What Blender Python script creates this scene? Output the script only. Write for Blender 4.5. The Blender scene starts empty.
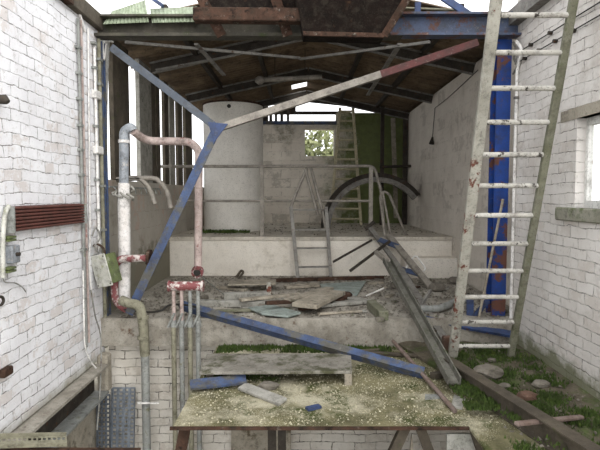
import bpy, math, random
from mathutils import Vector as V, Matrix
random.seed(11)
C = bpy.context.scene.collection
EYE = 3.6                      # eye height above the lower ground; all heights below are relative to the eye
F = 500.0; TH = math.atan(0.06)
def ray(px, py):
    u = (px-300)/F; v = (225-py)/F
    return V((u, v*math.sin(TH)+math.cos(TH), v*math.cos(TH)-math.sin(TH)))
def PY(px, py, Y): d = ray(px, py); return d*(Y/d.y)
def PX(px, py, X): d = ray(px, py); return d*(X/d.x)
def PZ(px, py, z): d = ray(px, py); return d*(z/d.z)

# ------------------------------------------------------------------ materials
def lin(c):
    if isinstance(c, str):
        c = [int(c[i:i+2], 16)/255 for i in (0, 2, 4)]
    return tuple((x/12.92 if x <= .04045 else ((x+.055)/1.055)**2.4) for x in c)+(1,)
class NT:
    def __init__(s, name):
        s.m = bpy.data.materials.new(name); s.m.use_nodes = True
        s.t = s.m.node_tree; s.b = s.t.nodes['Principled BSDF']
        s.pos = s.n('ShaderNodeNewGeometry').outputs['Position']
    def n(s, typ, **kw):
        nd = s.t.nodes.new(typ)
        for k, v in kw.items(): setattr(nd, k, v)
        return nd
    def l(s, a, b): s.t.links.new(a, b)
    def noise(s, scale, detail=5, rough=.6, vec=None, seed=0):
        n = s.n('ShaderNodeTexNoise'); n.inputs['Scale'].default_value = scale
        n.inputs['Detail'].default_value = detail; n.inputs['Roughness'].default_value = rough
        mp = s.n('ShaderNodeVectorMath', operation='ADD'); mp.inputs[1].default_value = (seed*7.3, seed*3.1, seed*5.7)
        s.l(vec or s.pos, mp.inputs[0]); s.l(mp.outputs[0], n.inputs['Vector'])
        return n.outputs['Fac']
    def ramp(s, fac, stops):
        r = s.n('ShaderNodeValToRGB'); e = r.color_ramp.elements
        while len(e) < len(stops): e.new(.5)
        for i, (p, c) in enumerate(stops):
            e[i].position = p; e[i].color = c
        s.l(fac, r.inputs[0]); return r.outputs[0]
    def step(s, fac, a, b):
        m = s.n('ShaderNodeMapRange'); m.inputs[1].default_value = a; m.inputs[2].default_value = b
        s.l(fac, m.inputs[0]); return m.outputs[0]
    def math(s, op, a, b=None):
        m = s.n('ShaderNodeMath', operation=op)
        for i, x in enumerate((a, b)):
            if x is None: continue
            if isinstance(x, (int, float)): m.inputs[i].default_value = x
            else: s.l(x, m.inputs[i])
        return m.outputs[0]
    def mix(s, fac, a, b):
        m = s.n('ShaderNodeMix', data_type='RGBA')
        if isinstance(fac, (int, float)): m.inputs[0].default_value = fac
        else: s.l(fac, m.inputs[0])
        for i, x in ((6, a), (7, b)):
            if isinstance(x, tuple): m.inputs[i].default_value = x
            else: s.l(x, m.inputs[i])
        return m.outputs[2]
    def done(s, col, rough=.8, metal=0, bump=None, strength=.4, dist=.01):
        s.l(col, s.b.inputs['Base Color']); s.b.inputs['Roughness'].default_value = rough
        s.b.inputs['Metallic'].default_value = metal
        s.b.inputs['Specular IOR Level'].default_value = .3
        if bump is not None:
            b = s.n('ShaderNodeBump'); b.inputs['Strength'].default_value = strength; b.inputs['Distance'].default_value = dist
            s.l(bump, b.inputs['Height']); s.l(b.outputs[0], s.b.inputs['Normal'])
        return s.m
    def sep(s):
        x = s.n('ShaderNodeSeparateXYZ'); s.l(s.pos, x.inputs[0]); return x.outputs
def M(name, a, b, c=None, scale=6, cut=(.55, .62), rough=.8, metal=0, bump=.3, cscale=9, ccut=(.58, .66), seed=0, grime=11, flake=.3, dirt=.62):
    """worn surface: a and b mixed softly, patches of c (rust, moss, bare wood) with edges of their own"""
    t = NT(name); col = t.mix(t.step(t.noise(scale, 6, .65, seed=seed), .35, .65), lin(a), lin(b))
    f2 = t.noise(cscale, 8, .7, seed=seed+2)
    if c: col = t.mix(t.step(f2, *ccut), col, lin(c))
    fine = t.noise(60, 5, .75, seed=seed+4)
    g1 = t.noise(grime, 9, .78, seed=seed+6)
    col = t.mix(t.math('MULTIPLY', t.step(g1, .5, .66), dirt), col, lin('37322b'))
    col = t.mix(t.math('MULTIPLY', t.step(t.noise(grime*1.7, 9, .8, seed=seed+9), .58, .68), flake), col, lin('b9b4a8'))
    col = t.mix(t.math('MULTIPLY', t.step(fine, .56, .68), .7), col, lin('37322b'))
    h = t.math('ADD', f2, t.math('MULTIPLY', fine, .5))
    return t.done(col, rough, metal, h, bump)
def brick(name, axis, white, white2, mortar, stain, w=.23, h=.088, off=.5, moss=None, stain_cut=(.6, .72), moss_col='4a5a24', bump=.7, crack=.75, pink='b49a8c', pinkcut=(.62,.72)):
    t = NT(name); x = t.sep(); cv = t.n('ShaderNodeCombineXYZ')
    t.l(x[1] if axis == 'x' else x[0], cv.inputs[0]); t.l(x[2], cv.inputs[1])
    vec = cv.outputs[0]
    for sca, amp in ((2.5, .05), (11, .03), (38, .012)):
        wob = t.n('ShaderNodeTexNoise'); wob.inputs['Scale'].default_value = sca; t.l(t.pos, wob.inputs['Vector'])
        sb = t.n('ShaderNodeVectorMath', operation='SUBTRACT'); t.l(wob.outputs['Color'], sb.inputs[0]); sb.inputs[1].default_value = (.5, .5, .5)
        sc = t.n('ShaderNodeVectorMath', operation='MULTIPLY_ADD'); t.l(sb.outputs[0], sc.inputs[0])
        sc.inputs[1].default_value = (amp, amp, 0); t.l(vec, sc.inputs[2]); vec = sc.outputs[0]
    b = t.n('ShaderNodeTexBrick'); t.l(vec, b.inputs['Vector']); b.offset = off
    b.inputs['Scale'].default_value = 1; b.inputs['Brick Width'].default_value = w; b.inputs['Row Height'].default_value = h
    b.inputs['Mortar Size'].default_value = .0055; b.inputs['Mortar Smooth'].default_value = .8; b.inputs['Bias'].default_value = 0
    b.inputs['Color1'].default_value = (0, 0, 0, 1); b.inputs['Color2'].default_value = (1, 1, 1, 1); b.inputs['Mortar'].default_value = (.3, .3, .3, 1)
    per = b.outputs['Color']; mf = b.outputs['Fac']
    big = t.noise(1.1, 6, .65); mid = t.noise(6, 8, .75, seed=1); fine = t.noise(40, 6, .8, seed=2)
    col = t.mix(t.step(t.noise(2.2, 5, .6, seed=11), .35, .65), lin(white), lin(white2))
    # a few bricks have lost their paint
    bare = t.math('MULTIPLY', t.step(t.math('ADD', t.math('MULTIPLY', per, .35), mid), .78, .84), .6)
    col = t.mix(bare, col, lin(pink))
    col = t.mix(t.math('MULTIPLY', t.step(big, *stain_cut), t.step(mid, .35, .6)), col, lin(stain))
    ck = t.math('MULTIPLY', t.step(mf, .15, .8), t.math('MULTIPLY', t.step(t.noise(9, 7, .75, seed=3), .47, .57), crack))
    col = t.mix(ck, col, lin(mortar))
    col = t.mix(t.math('MULTIPLY', t.step(t.noise(17, 9, .8, seed=13), .56, .66), .55), col, lin('8d867c'))
    col = t.mix(t.math('MULTIPLY', t.step(fine, .6, .7), .6), col, lin('5c554c'))
    if moss:                      # growth that has its own outline, along the foot of the wall
        zt = t.math('ADD', t.math('MULTIPLY', t.math('SUBTRACT', t.noise(4, 6, .7, seed=5), .5), moss[1]), moss[0]+EYE)
        mk = t.step(t.math('SUBTRACT', zt, x[2]), 0, .12)
        col = t.mix(t.math('MULTIPLY', mk, .8), col, lin(moss_col))
    hgt = t.math('ADD', t.math('MULTIPLY', mf, -1.0), t.math('ADD', t.math('MULTIPLY', mid, .9), t.math('MULTIPLY', fine, .5)))
    return t.done(col, .85, 0, hgt, bump, .012)

m_left = brick('white_painted_brick_left', 'x', 'ececee', 'dddcde', '5e564e', 'cfc8c4', moss=(-1.62, .25), moss_col='7d7a60', crack=.8, stain_cut=(.56, .7), pink='c9bfb8')
m_right = brick('white_painted_brick_right', 'x', 'd9d5d0', 'c9c4be', '554e47', 'aaa299', stain_cut=(.5, .66), moss=(-1.35, .5), moss_col='55592f', crack=.75, pink='c0b8b0')
m_rin = brick('grey_render_right', 'x', 'd2cbc0', 'c6beb3', '6e665b', 'aaa296', w=.45, h=.225, bump=.4, crack=.35, moss=(-1.25, .4), moss_col='6d6a50', pink='a59d92')
m_lin = brick('grey_dwarf_wall', 'x', 'b3ada2', 'a59f94', '4d463e', '77715f', w=.45, h=.225, bump=.5, crack=.4, moss=(-.7, 1.0), moss_col='6d6a58')
m_back = brick('mossy_block_back', 'y', 'd6cec1', 'c6beb1', '4a453b', '7d7766', w=.44, h=.21, bump=.6, crack=.8, pink='8f887c')
# green growth on the right half of the back wall
def backmoss():
    t = NT('x'); bpy.data.materials.remove(t.m)
    m = m_back; nt = m.node_tree; b = nt.nodes['Principled BSDF']; old = b.inputs['Base Color'].links[0].from_socket
    s = NT.__new__(NT); s.m = m; s.t = nt; s.b = b; s.pos = s.n('ShaderNodeNewGeometry').outputs['Position']; x = s.sep()
    nz = s.math('MULTIPLY', s.math('SUBTRACT', s.noise(2.2, 6, .7, seed=8), .5), 2.4)
    mk = s.step(s.math('ADD', s.math('SUBTRACT', x[0], .8), nz), -.1, .5)
    c = s.mix(s.noise(9, 5, .7, seed=9), lin('37421f'), lin('6f7d3a'))
    s.l(s.mix(s.math('MULTIPLY', mk, .92), old, c), b.inputs['Base Color'])
backmoss()
m_low = brick('pale_brick_lower', 'y', 'd2cdc4', 'c2bcb1', '3a342d', '8a8478', w=.24, h=.095, crack=1.0, bump=.8, pink='b1a89c')
m_conc = M('rough_concrete', 'aaa395', '8b8476', '5d5443', scale=3, cscale=5, ccut=(.55, .65), rough=.9, bump=.6)
m_concd = M('slab_edge_concrete', 'a8a398', '827c71', '5b4434', scale=4, cscale=8, ccut=(.6, .7), rough=.9, bump=.8, dirt=.4)
m_plat = M('platform_render', 'ddd7cc', 'd0c9bd', 'b5ac9d', scale=2, cscale=2.5, ccut=(.56, .7), rough=.85, bump=.25, dirt=.14, flake=.15)
m_platf = M('platform_floor', 'c6bfb2', 'aba496', '4b4a33', scale=3, cscale=6, ccut=(.58, .7), rough=.9, bump=.5, dirt=.4)
m_soil = M('damp_soil', '6b6354', '4b4538', '47542a', scale=5, cscale=4, ccut=(.5, .62), rough=.95, bump=.9)
def platemat():
    t = NT('gritty_plate'); col = t.mix(t.step(t.noise(3, 7, .7), .36, .64), lin('807a5c'), lin('4d4a33'))
    col = t.mix(t.step(t.noise(1.8, 6, .7, seed=3), .5, .64), col, lin('aaa48e'))
    col = t.mix(t.step(t.noise(2.6, 7, .75, seed=5), .52, .62), col, lin('3f4420'))
    v = t.n('ShaderNodeTexVoronoi'); v.inputs['Scale'].default_value = 130; t.l(t.pos, v.inputs['Vector'])
    sx = t.n('ShaderNodeSeparateXYZ'); t.l(v.outputs['Color'], sx.inputs[0])
    pick = t.math('MULTIPLY', t.step(sx.outputs[0], .6, .66), t.step(v.outputs['Distance'], .45, .3))
    pick = t.math('MULTIPLY', pick, t.step(t.noise(3.5, 4, .6, seed=7), .38, .52))
    col = t.mix(pick, col, lin('c4bea5'))
    return t.done(col, .9, 0, t.math('ADD', pick, t.noise(30)), .8)
m_plate = platemat()
m_roof = M('old_roof_sheet', '7b6a55', '5c4e40', '3a3026', scale=3, cscale=3, ccut=(.55, .7), rough=.9, bump=.3, flake=.12)
m_trans = M('weathered_glazed_sheet', '9da790', '78836a', '45522f', scale=5, cscale=7, ccut=(.6, .7), rough=.6, bump=.2)
m_steelg = M('grey_steel', '87847e', '6b6863', '54412f', scale=7, cscale=12, rough=.6, metal=.2, bump=.25)
m_dark = M('dark_steel', '4a453f', '35312d', '5b3c2a', scale=7, cscale=10, rough=.7, metal=.1, bump=.3, flake=.12)
m_rust = M('rust', '4e3a30', '372a23', '241d19', scale=8, cscale=11, ccut=(.52, .62), rough=.9, bump=.7)
m_drust = M('dark_rust', '1d1613', '14110f', '36271d', scale=6, cscale=9, ccut=(.6, .7), rough=.9, bump=.6, flake=0)
m_blue = M('flaking_blue_paint', '3a4c75', '303b55', '5d4030', scale=7, cscale=12, ccut=(.6, .68), rough=.55, bump=.3, flake=.12)
m_blueg = M('grey_blue_paint', '53585e', '434a55', '332f2b', scale=6, cscale=12, ccut=(.62, .7), rough=.55, bump=.3, flake=.12)
m_blued = M('chipped_blue_angle', '445576', '38425a', '55544f', scale=8, cscale=4, ccut=(.48, .57), rough=.6, bump=.4)
m_bluec = M('deep_blue_column', '1d4189', '17336c', '5f3c30', scale=4, cscale=3, ccut=(.53, .56), rough=.5, bump=.2, seed=3, flake=.12)
m_bluebeam = M('blue_rust_beam', '4c5873', '434a58', '5a3c32', scale=5, cscale=7, ccut=(.52, .6), rough=.6, bump=.4)
m_frontbeam = M('dirty_beam', '504c42', '33312b', '333b1d', scale=4, cscale=4, ccut=(.55, .68), rough=.8, bump=.4)
m_redbrace = M('red_paint_brace', '5e3230', '4a2b29', '9b938a', scale=6, cscale=9, ccut=(.62, .7), rough=.6, bump=.3)
m_rail = M('pale_grey_rail', '948e84', '78726a', '5c4637', scale=8, cscale=14, ccut=(.64, .7), rough=.6, bump=.25)
m_pink = M('pink_grey_pipe', 'b8a7a0', '9a8a84', '7a3b37', scale=8, cscale=10, ccut=(.6, .68), rough=.6, bump=.3)
m_red = M('red_flaking_pipe', '80494a', '6d3a3a', 'c3bab4', scale=9, cscale=13, ccut=(.5, .56), rough=.6, bump=.4)
m_wrap = M('white_wrapped_pipe', 'e2dfdc', 'cfcac4', '857c72', scale=9, cscale=12, ccut=(.64, .7), rough=.8, bump=.5)
m_bluepipe = M('pale_blue_pipe', '9da2a7', '858a90', 'b9b2aa', scale=6, cscale=11, rough=.5, bump=.2)
m_grnpipe = M('lichen_pipe', '8e8b78', '73705f', '55523f', scale=9, cscale=12, rough=.8, bump=.4)
m_gpipe = M('grey_pipe', '949691', '7d7f7c', '6b6a55', scale=8, cscale=12, rough=.6, bump=.25)
m_cable = M('white_cable', 'e6e4e0', 'd2cfca', None, rough=.6, bump=.1)
m_cableg = M('grey_cable', '8f8f8a', '7d7b74', '5b4c44', rough=.7, bump=.1)
m_black = M('black_rubber', '26251f', '1c1b19', None, rough=.6, bump=.1, flake=0)
m_heater = M('red_brown_heater', '694038', '55342e', '4a2622', scale=8, cscale=14, rough=.55, bump=.3, flake=.12)
m_box = M('pale_enamel', 'c6c5bd', 'acaca2', '9a9c80', scale=9, cscale=10, ccut=(.56, .66), rough=.5, bump=.3)
m_boxg = M('mossy_box_side', '626c42', '545c40', '8d8f78', scale=8, cscale=9, rough=.8, bump=.4)
m_wood = M('weathered_wood', 'a39b8c', '857d6f', '655c4e', scale=7, cscale=14, rough=.85, bump=.5)
m_woodw = M('peeling_white_wood', 'a5a297', '8b887d', '63392c', scale=5, cscale=3.5, ccut=(.55, .57), rough=.8, bump=.5)
m_gang = M('dull_channel', '74726a', '57564d', '4a4e38', scale=6, cscale=7, ccut=(.55, .66), rough=.8, bump=.4)
m_oldl = M('old_ladder_wood', 'c9c0a4', 'aea588', '7a735c', scale=7, cscale=14, rough=.85, bump=.3, dirt=.3)
m_rung = M('chipped_white_rung', 'c2bfb7', 'a9a59c', '3b3630', scale=7, cscale=16, ccut=(.56, .6), rough=.7, bump=.4)
m_woodg = M('mossy_wood', '7d7c6c', '62624f', '4a5230', scale=6, cscale=8, ccut=(.54, .66), rough=.85, bump=.5)
m_wooddk = M('dark_timber', '5b5347', '423c33', '4a5030', scale=5, cscale=8, rough=.9, bump=.6, flake=.12)
m_board = M('grey_board', '9f9d95', '88867e', '6a6860', scale=5, cscale=8, rough=.8, bump=.3)
m_sheet = M('greenish_sheet', '96a09a', '7f8882', '6a6860', scale=5, cscale=8, rough=.7, bump=.25)
m_silo = M('pale_silo_paint', 'dedad2', 'cfcbc2', 'a59e90', scale=2, cscale=6, ccut=(.66, .72), rough=.6, bump=.15, dirt=.12, flake=.1)
m_stone = M('rubble_stone', '7d776d', '635e55', '565b3c', scale=8, cscale=8, rough=.95, bump=.7)
m_tray = M('galvanised_tray', '848b93', '6b737c', '5a5f63', scale=8, cscale=12, rough=.5, metal=.3, bump=.3)
m_trayd = M('dull_tray', '5a6067', '464b52', '3c3a36', scale=8, cscale=12, rough=.6, metal=.2, bump=.3)
m_moss = M('moss', '475a25', '33431b', '646f33', scale=9, cscale=12, rough=.95, bump=.2)
m_leaf = M('bush_leaf', '92966e', '6d754a', 'aaa88c', scale=5, cscale=6, rough=.8, bump=.1)
m_twig = M('grey_twig', '9a8f95', '857b83', None, rough=.9, bump=.1)
m_crumb = M('pale_crumbs', 'bab49c', '9d977e', '8f8870', scale=9, cscale=16, rough=.9, bump=.2)
m_ground = M('yard_ground', '8a8577', '6c675b', '59603c', scale=1, cscale=2, rough=.95, bump=.5)
m_bench = M('dirty_bench', '918d84', '736f66', '4a4a36', scale=4, cscale=5, ccut=(.52, .62), rough=.9, bump=.5)
m_win = M('white_window_paint', 'dcdcd8', 'cbcac4', 'a5a298', scale=6, cscale=9, rough=.6, bump=.2)
m_sill = M('mossy_sill', '98968a', '7e7d6e', '55603a', scale=6, cscale=6, ccut=(.5, .62), rough=.9, bump=.5)
m_pole = M('red_brown_pole', '82736c', '6c5a51', '6a5d52', scale=9, cscale=12, rough=.8, bump=.4)
m_brk = M('orange_brick_bit', '6b5346', '594439', '6b5a4c', scale=9, cscale=12, rough=.9, bump=.5)
g = bpy.data.materials.new('window_glass'); g.use_nodes = True
gb = g.node_tree.nodes['Principled BSDF']; gb.inputs['Transmission Weight'].default_value = 1; gb.inputs['Roughness'].default_value = .03
gb.inputs['IOR'].default_value = 1.05; m_glass = g

for m_ in (m_drust, m_rust, m_dark): m_.node_tree.nodes['Principled BSDF'].inputs['Specular IOR Level'].default_value = .08
# ------------------------------------------------------------------ mesh builder
def fillet(pts, r=.05, n=4):
    out = [V(pts[0])]
    for i in range(1, len(pts)-1):
        a, b, c = V(pts[i-1]), V(pts[i]), V(pts[i+1])
        d1 = (a-b); d2 = (c-b); rr = min(r, d1.length*.45, d2.length*.45)
        p, q = b+d1.normalized()*rr, b+d2.normalized()*rr
        for k in range(n+1):
            t = k/n; out.append(p*(1-t)**2+b*2*t*(1-t)+q*t*t)
    out.append(V(pts[-1])); return out
def smoothpath(pts, n=6):
    pts = [V(p) for p in pts]; P = [pts[0]*2-pts[1]]+pts+[pts[-1]*2-pts[-2]]; out = []
    for i in range(1, len(P)-2):
        a, b, c, d = P[i-1], P[i], P[i+1], P[i+2]
        for k in range(n):
            t = k/n
            out.append(.5*((2*b)+(c-a)*t+(2*a-5*b+4*c-d)*t*t+(3*b-a-3*c+d)*t**3))
    out.append(pts[-1]); return out
class MB:
    def __init__(s): s.v = []; s.f = []; s.sm = []
    def add(s, vs, fs, smooth=False):
        o = len(s.v); s.v += [V(v) for v in vs]; s.f += [tuple(i+o for i in f) for f in fs]; s.sm += [smooth]*len(fs); return s
    def hexa(s, a):   # 8 corners: bottom ring 0-3, top ring 4-7
        return s.add(a, [(3, 2, 1, 0), (4, 5, 6, 7), (0, 1, 5, 4), (1, 2, 6, 5), (2, 3, 7, 6), (3, 0, 4, 7)])
    def box(s, x0, x1, y0, y1, z0, z1):
        return s.hexa([(x0, y0, z0), (x1, y0, z0), (x1, y1, z0), (x0, y1, z0), (x0, y0, z1), (x1, y0, z1), (x1, y1, z1), (x0, y1, z1)])
    def frame(s, p, q, up=(0, 0, 1)):
        d = (V(q)-V(p)).normalized(); u = V(up); u = u-d*u.dot(d)
        if u.length < 1e-4: u = V((0, 1, 0))-d*d.y
        u.normalize(); return d, d.cross(u), u
    def bar(s, p, q, w, h, up=(0, 0, 1), ou=0, os=0):
        p, q = V(p), V(q); d, sd, u = s.frame(p, q, up); o = u*ou+sd*os
        a = sd*(w/2); b = u*(h/2)
        return s.hexa([p-a-b+o, p+a-b+o, q+a-b+o, q-a-b+o, p-a+b+o, p+a+b+o, q+a+b+o, q-a+b+o])
    def angle(s, p, q, w, t, up=(0, 0, 1), flip=1):
        s.bar(p, q, w, t, up); return s.bar(p, q, t, w, up, -w/2, flip*(w/2-t/2))
    def chan(s, p, q, w, h, t, up=(0, 0, 1), open_down=True):
        k = -1 if open_down else 1
        s.bar(p, q, w, t, up); s.bar(p, q, t, h-t, up, k*h/2, w/2-t/2); return s.bar(p, q, t, h-t, up, k*h/2, -w/2+t/2)
    def ibeam(s, p, q, w, h, t, up=(0, 0, 1)):
        s.bar(p, q, w, t, up, h/2-t/2); s.bar(p, q, w, t, up, -h/2+t/2); return s.bar(p, q, t, h-2*t, up)
    def tube(s, pts, r, n=10, caps=True, closed=False):
        pts = [V(p) for p in pts]; rs = r if isinstance(r, (list, tuple)) else [r]*len(pts)
        rings = []; prev = None
        for i, p in enumerate(pts):
            if closed: d = (pts[(i+1) % len(pts)]-pts[i-1]).normalized()
            else: d = (pts[min(i+1, len(pts)-1)]-pts[max(i-1, 0)]).normalized()
            if prev is None:
                u = V((0, 0, 1)) if abs(d.z) < .9 else V((1, 0, 0))
            else: u = prev
            u = (u-d*u.dot(d)).normalized(); prev = u; w = d.cross(u)
            rings.append([p+(u*math.cos(2*math.pi*k/n)+w*math.sin(2*math.pi*k/n))*rs[i] for k in range(n)])
        vs = [v for rg in rings for v in rg]; fs = []
        m = len(rings)
        for i in range(m if closed else m-1):
            j = (i+1) % m
            for k in range(n): fs.append((i*n+k, i*n+(k+1) % n, j*n+(k+1) % n, j*n+k))
        s.add(vs, fs, True)
        if caps and not closed:
            s.add(rings[0], [tuple(range(n))[::-1]]); s.add(rings[-1], [tuple(range(n))])
        return s
    def cyl(s, p, q, r, n=16): return s.tube([p, q], r, n)
    def prism(s, poly, off):   # polygon points and an offset vector
        n = len(poly); off = V(off); a = [V(p) for p in poly]; b = [p+off for p in a]
        return s.add(a+b, [tuple(range(n))[::-1], tuple(range(n, 2*n))]+[(i, (i+1) % n, n+(i+1) % n, n+i) for i in range(n)])
    def slab(s, c, sx, sy, sz, rz=0, rx=0, ry=0, jit=0, rnd=None):
        r = Matrix.Rotation(rz, 3, 'Z') @ Matrix.Rotation(ry, 3, 'Y') @ Matrix.Rotation(rx, 3, 'X'); c = V(c); o = []
        R = rnd or random
        for z in (-1, 1):
            for x, y in ((-1, -1), (1, -1), (1, 1), (-1, 1)):
                jx, jy = (R.uniform(-jit, jit), R.uniform(-jit, jit)) if z == -1 else o_j[(x, y)]
                if z == -1:
                    if (x, y) == (-1, -1): o_j = {}
                    o_j[(x, y)] = (jx, jy)
                o.append(c+r @ V((x*sx/2+jx, y*sy/2+jy, z*sz/2)))
        return s.hexa(o)
    def stone(s, c, sx, sy, sz, seed=0):
        R = random.Random(seed); n, m = 9, 5; c = V(c); vs = []; fs = []
        for i in range(m+1):
            a = math.pi*i/m
            for k in range(n):
                b = 2*math.pi*k/n; j = R.uniform(.8, 1.15)
                zz = math.cos(a); zz = max(-.6, min(.7, zz))
                vs.append(c+V((math.sin(a)**.6*math.cos(b)*sx*j, math.sin(a)**.6*math.sin(b)*sy*j, zz*sz)))
        for i in range(m):
            for k in range(n): fs.append((i*n+k, (i+1)*n+k, (i+1)*n+(k+1) % n, i*n+(k+1) % n))
        return s.add(vs, fs)
    def build(s, name, mat, parent=None, label=None, cat=None, group=None, kind=None, bevel=0):
        off = V((0, 0, EYE)); vs = [v+off for v in s.v]
        if parent is not None:
            org = parent['_w']; org = V(org)
        else:
            org = V(((min(v.x for v in vs)+max(v.x for v in vs))/2, (min(v.y for v in vs)+max(v.y for v in vs))/2, min(v.z for v in vs)))
        me = bpy.data.meshes.new(name); me.from_pydata([v-org for v in vs], [], s.f); me.polygons.foreach_set('use_smooth', s.sm)
        import bmesh
        bm = bmesh.new(); bm.from_mesh(me); bmesh.ops.recalc_face_normals(bm, faces=bm.faces); bm.to_mesh(me); bm.free()
        me.materials.append(mat); o = bpy.data.objects.new(name, me); C.objects.link(o)
        if parent is not None:
            o.parent = parent; o.location = org-V(parent['_w'])
        else: o.location = org
        o['_w'] = tuple(org); ALL.append(o)
        if label: o['label'] = label
        if cat: o['category'] = cat
        if group: o['group'] = group
        if kind: o['kind'] = kind
        if bevel:
            b = o.modifiers.new('edge', 'BEVEL'); b.width = bevel; b.segments = 1; b.limit_method = 'ANGLE'
        return o
ALL = []
def thing(name, label, cat, loc, group=None):
    o = bpy.data.objects.new(name, None); C.objects.link(o); w = V(loc)+V((0, 0, EYE)); o.location = w; o['_w'] = tuple(w)
    o['label'] = label; o['category'] = cat; o.empty_display_size = .1
    if group: o['group'] = group
    ALL.append(o); return o
def S(mb, name, mat, bevel=0): return mb.build(name, mat, kind='structure', bevel=bevel)

# ------------------------------------------------------------------ levels (relative to the eye)
XL, XR, XRI = -2.1, 2.25, 2.45
YF, YS, YP, YB = 5.3, 5.2, 8.0, 11.9
ZD, ZP, ZPL, ZG, GR = -1.3, -.67, -1.6, -1.54, -3.6
EAVE, RIDGE, RX = 1.86, 2.36, .15
def roofz(x): return RIDGE-abs(x-RX)/2.3*(RIDGE-EAVE)

# ------------------------------------------------------------------ setting
S(MB().box(-14, 14, -8, 32, GR-.2, GR), 'ground', m_ground)
S(MB().box(XL-.35, XL, .6, YF, -1.72, 1.70), 'wall_left', m_left)
S(MB().box(XL-.35, XL, .6, YF, GR, -2.04), 'wall_left_lower', m_conc)
wy0, wy1, wz0, wz1 = 2.9, 4.1, -.105, .62
WT = .13; mb = MB(); mb.box(XR, XR+WT, .6, wy0, -1.62, 2.3); mb.box(XR, XR+WT, wy1, wy1+.4, -1.62, 2.3); mb.box(XR, XR+.32, wy1+.4, YF, -1.62, 2.3)
mb.box(XR, XR+WT, wy0, wy1, -1.62, wz0); mb.box(XR, XR+WT, wy0, wy1, wz1, 2.3)
S(mb, 'wall_right', m_right)
S(MB().box(XR, XR+.32, .6, YS, GR, -1.62), 'wall_right_lower', m_conc)
S(MB().box(XRI, XRI+.3, YF, YB, ZPL, 1.84), 'wall_right_rear', m_rin)
S(MB().box(XL-.25, XL, YF, YB, ZPL, .17), 'wall_left_rear', m_lin)
bx0, bx1 = PY(305, 150, YB).x, PY(334, 150, YB).x; bz0, bz1 = PY(300, 156, YB).z, PY(300, 129, YB).z
mb = MB(); mb.box(XL, bx0, YB, YB+.25, ZPL, 1.66); mb.box(bx1, .85, YB, YB+.25, ZPL, 1.66); mb.box(.85, XRI, YB, YB+.25, ZPL, 1.93)
mb.box(bx0, bx1, YB, YB+.25, ZPL, bz0); mb.box(bx0, bx1, YB, YB+.25, bz1, 1.66)
S(mb, 'wall_back', m_back)
S(MB().box(XL, XRI, YF+.1, YF+.35, GR, ZPL), 'wall_lower_rear', m_low)
# floors
def rough_top(x0, x1, y0, y1, z0, z1, nx, ny, amp, seed):
    R = random.Random(seed); mb = MB(); vs = []; fs = []
    for j in range(ny+1):
        for i in range(nx+1):
            e = i in (0, nx) or j in (0, ny)
            vs.append((x0+(x1-x0)*i/nx, y0+(y1-y0)*j/ny+(R.uniform(0, amp) if j == 0 else 0), z1+(0 if e else R.uniform(-amp, amp*.4))))
    for j in range(ny):
        for i in range(nx):
            a = j*(nx+1)+i; fs.append((a, a+1, a+nx+2, a+nx+1))
    o = len(vs); nf = nx+1
    for i in range(nf): x, y, _ = vs[i]; vs.append((x, y0+R.uniform(0, amp), z0))
    for i in range(nx): fs.append((o+i, o+i+1, i+1, i))
    b0 = o+0; b1 = o+nx; k = len(vs); vs += [(x0, y1, z0), (x1, y1, z0)]
    fs += [tuple([k]+[j*nf for j in range(ny, -1, -1)]+[b0]), tuple([b1]+[j*nf+nx for j in range(ny+1)]+[k+1]),
           tuple([k+1]+[ny*nf+i for i in range(nx, -1, -1)]+[k]), tuple([k]+[o+i for i in range(nx+1)]+[k+1])]
    return mb.add(vs, fs)
S(rough_top(XL, XRI, YS, YP, ZPL, ZD, 40, 24, .018, 1), 'floor', m_concd)
S(MB().box(XL, XRI, YP, YB, ZPL, ZP-.05), 'floor_platform', m_plat, .01)
S(rough_top(XL, XRI, YP-.03, YB, ZP-.05, ZP, 30, 24, .012, 2), 'floor_platform_screed', m_platf)
S(MB().box(1.62, XRI, 7.72, YP, ZD, -.98), 'floor_platform_step', m_plat, .01)
def strip():
    R = random.Random(3); mb = MB(); nx, ny = 14, 40; vs = []; fs = []; f = lambda y: 1.29+(4.34-y)*.29
    for j in range(ny+1):
        y = 1.2+(YS-1.2)*j/ny; x0 = f(y)
        for i in range(nx+1): vs.append((x0+(XR-x0)*i/nx, y, ZG+(R.uniform(-.03, .012) if i < nx else 0)-(.03 if i == 0 else 0)))
    for j in range(ny):
        for i in range(nx): a = j*(nx+1)+i; fs.append((a, a+1, a+nx+2, a+nx+1))
    k = len(vs)
    for j in range(ny+1): y = 1.2+(YS-1.2)*j/ny; vs.append((f(y), y, -1.62))
    for j in range(ny): fs.append((j*(nx+1), (j+1)*(nx+1), k+j+1, k+j))
    return mb.add(vs, fs)
S(strip(), 'floor_right_strip', m_soil)
mb = MB(); mb.box(-.88, 1.17, 3.38, YS, ZPL-.02, ZPL); mb.box(1.17, XR, 1.2, YS, ZPL-.02, ZPL)
S(mb, 'floor_plate', m_plate)
mb = MB(); mb.bar((-.9, 3.37, ZPL-.012), (1.17, 3.37, ZPL-.012), .02, .02); S(mb, 'trim_1', m_rust)

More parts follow.
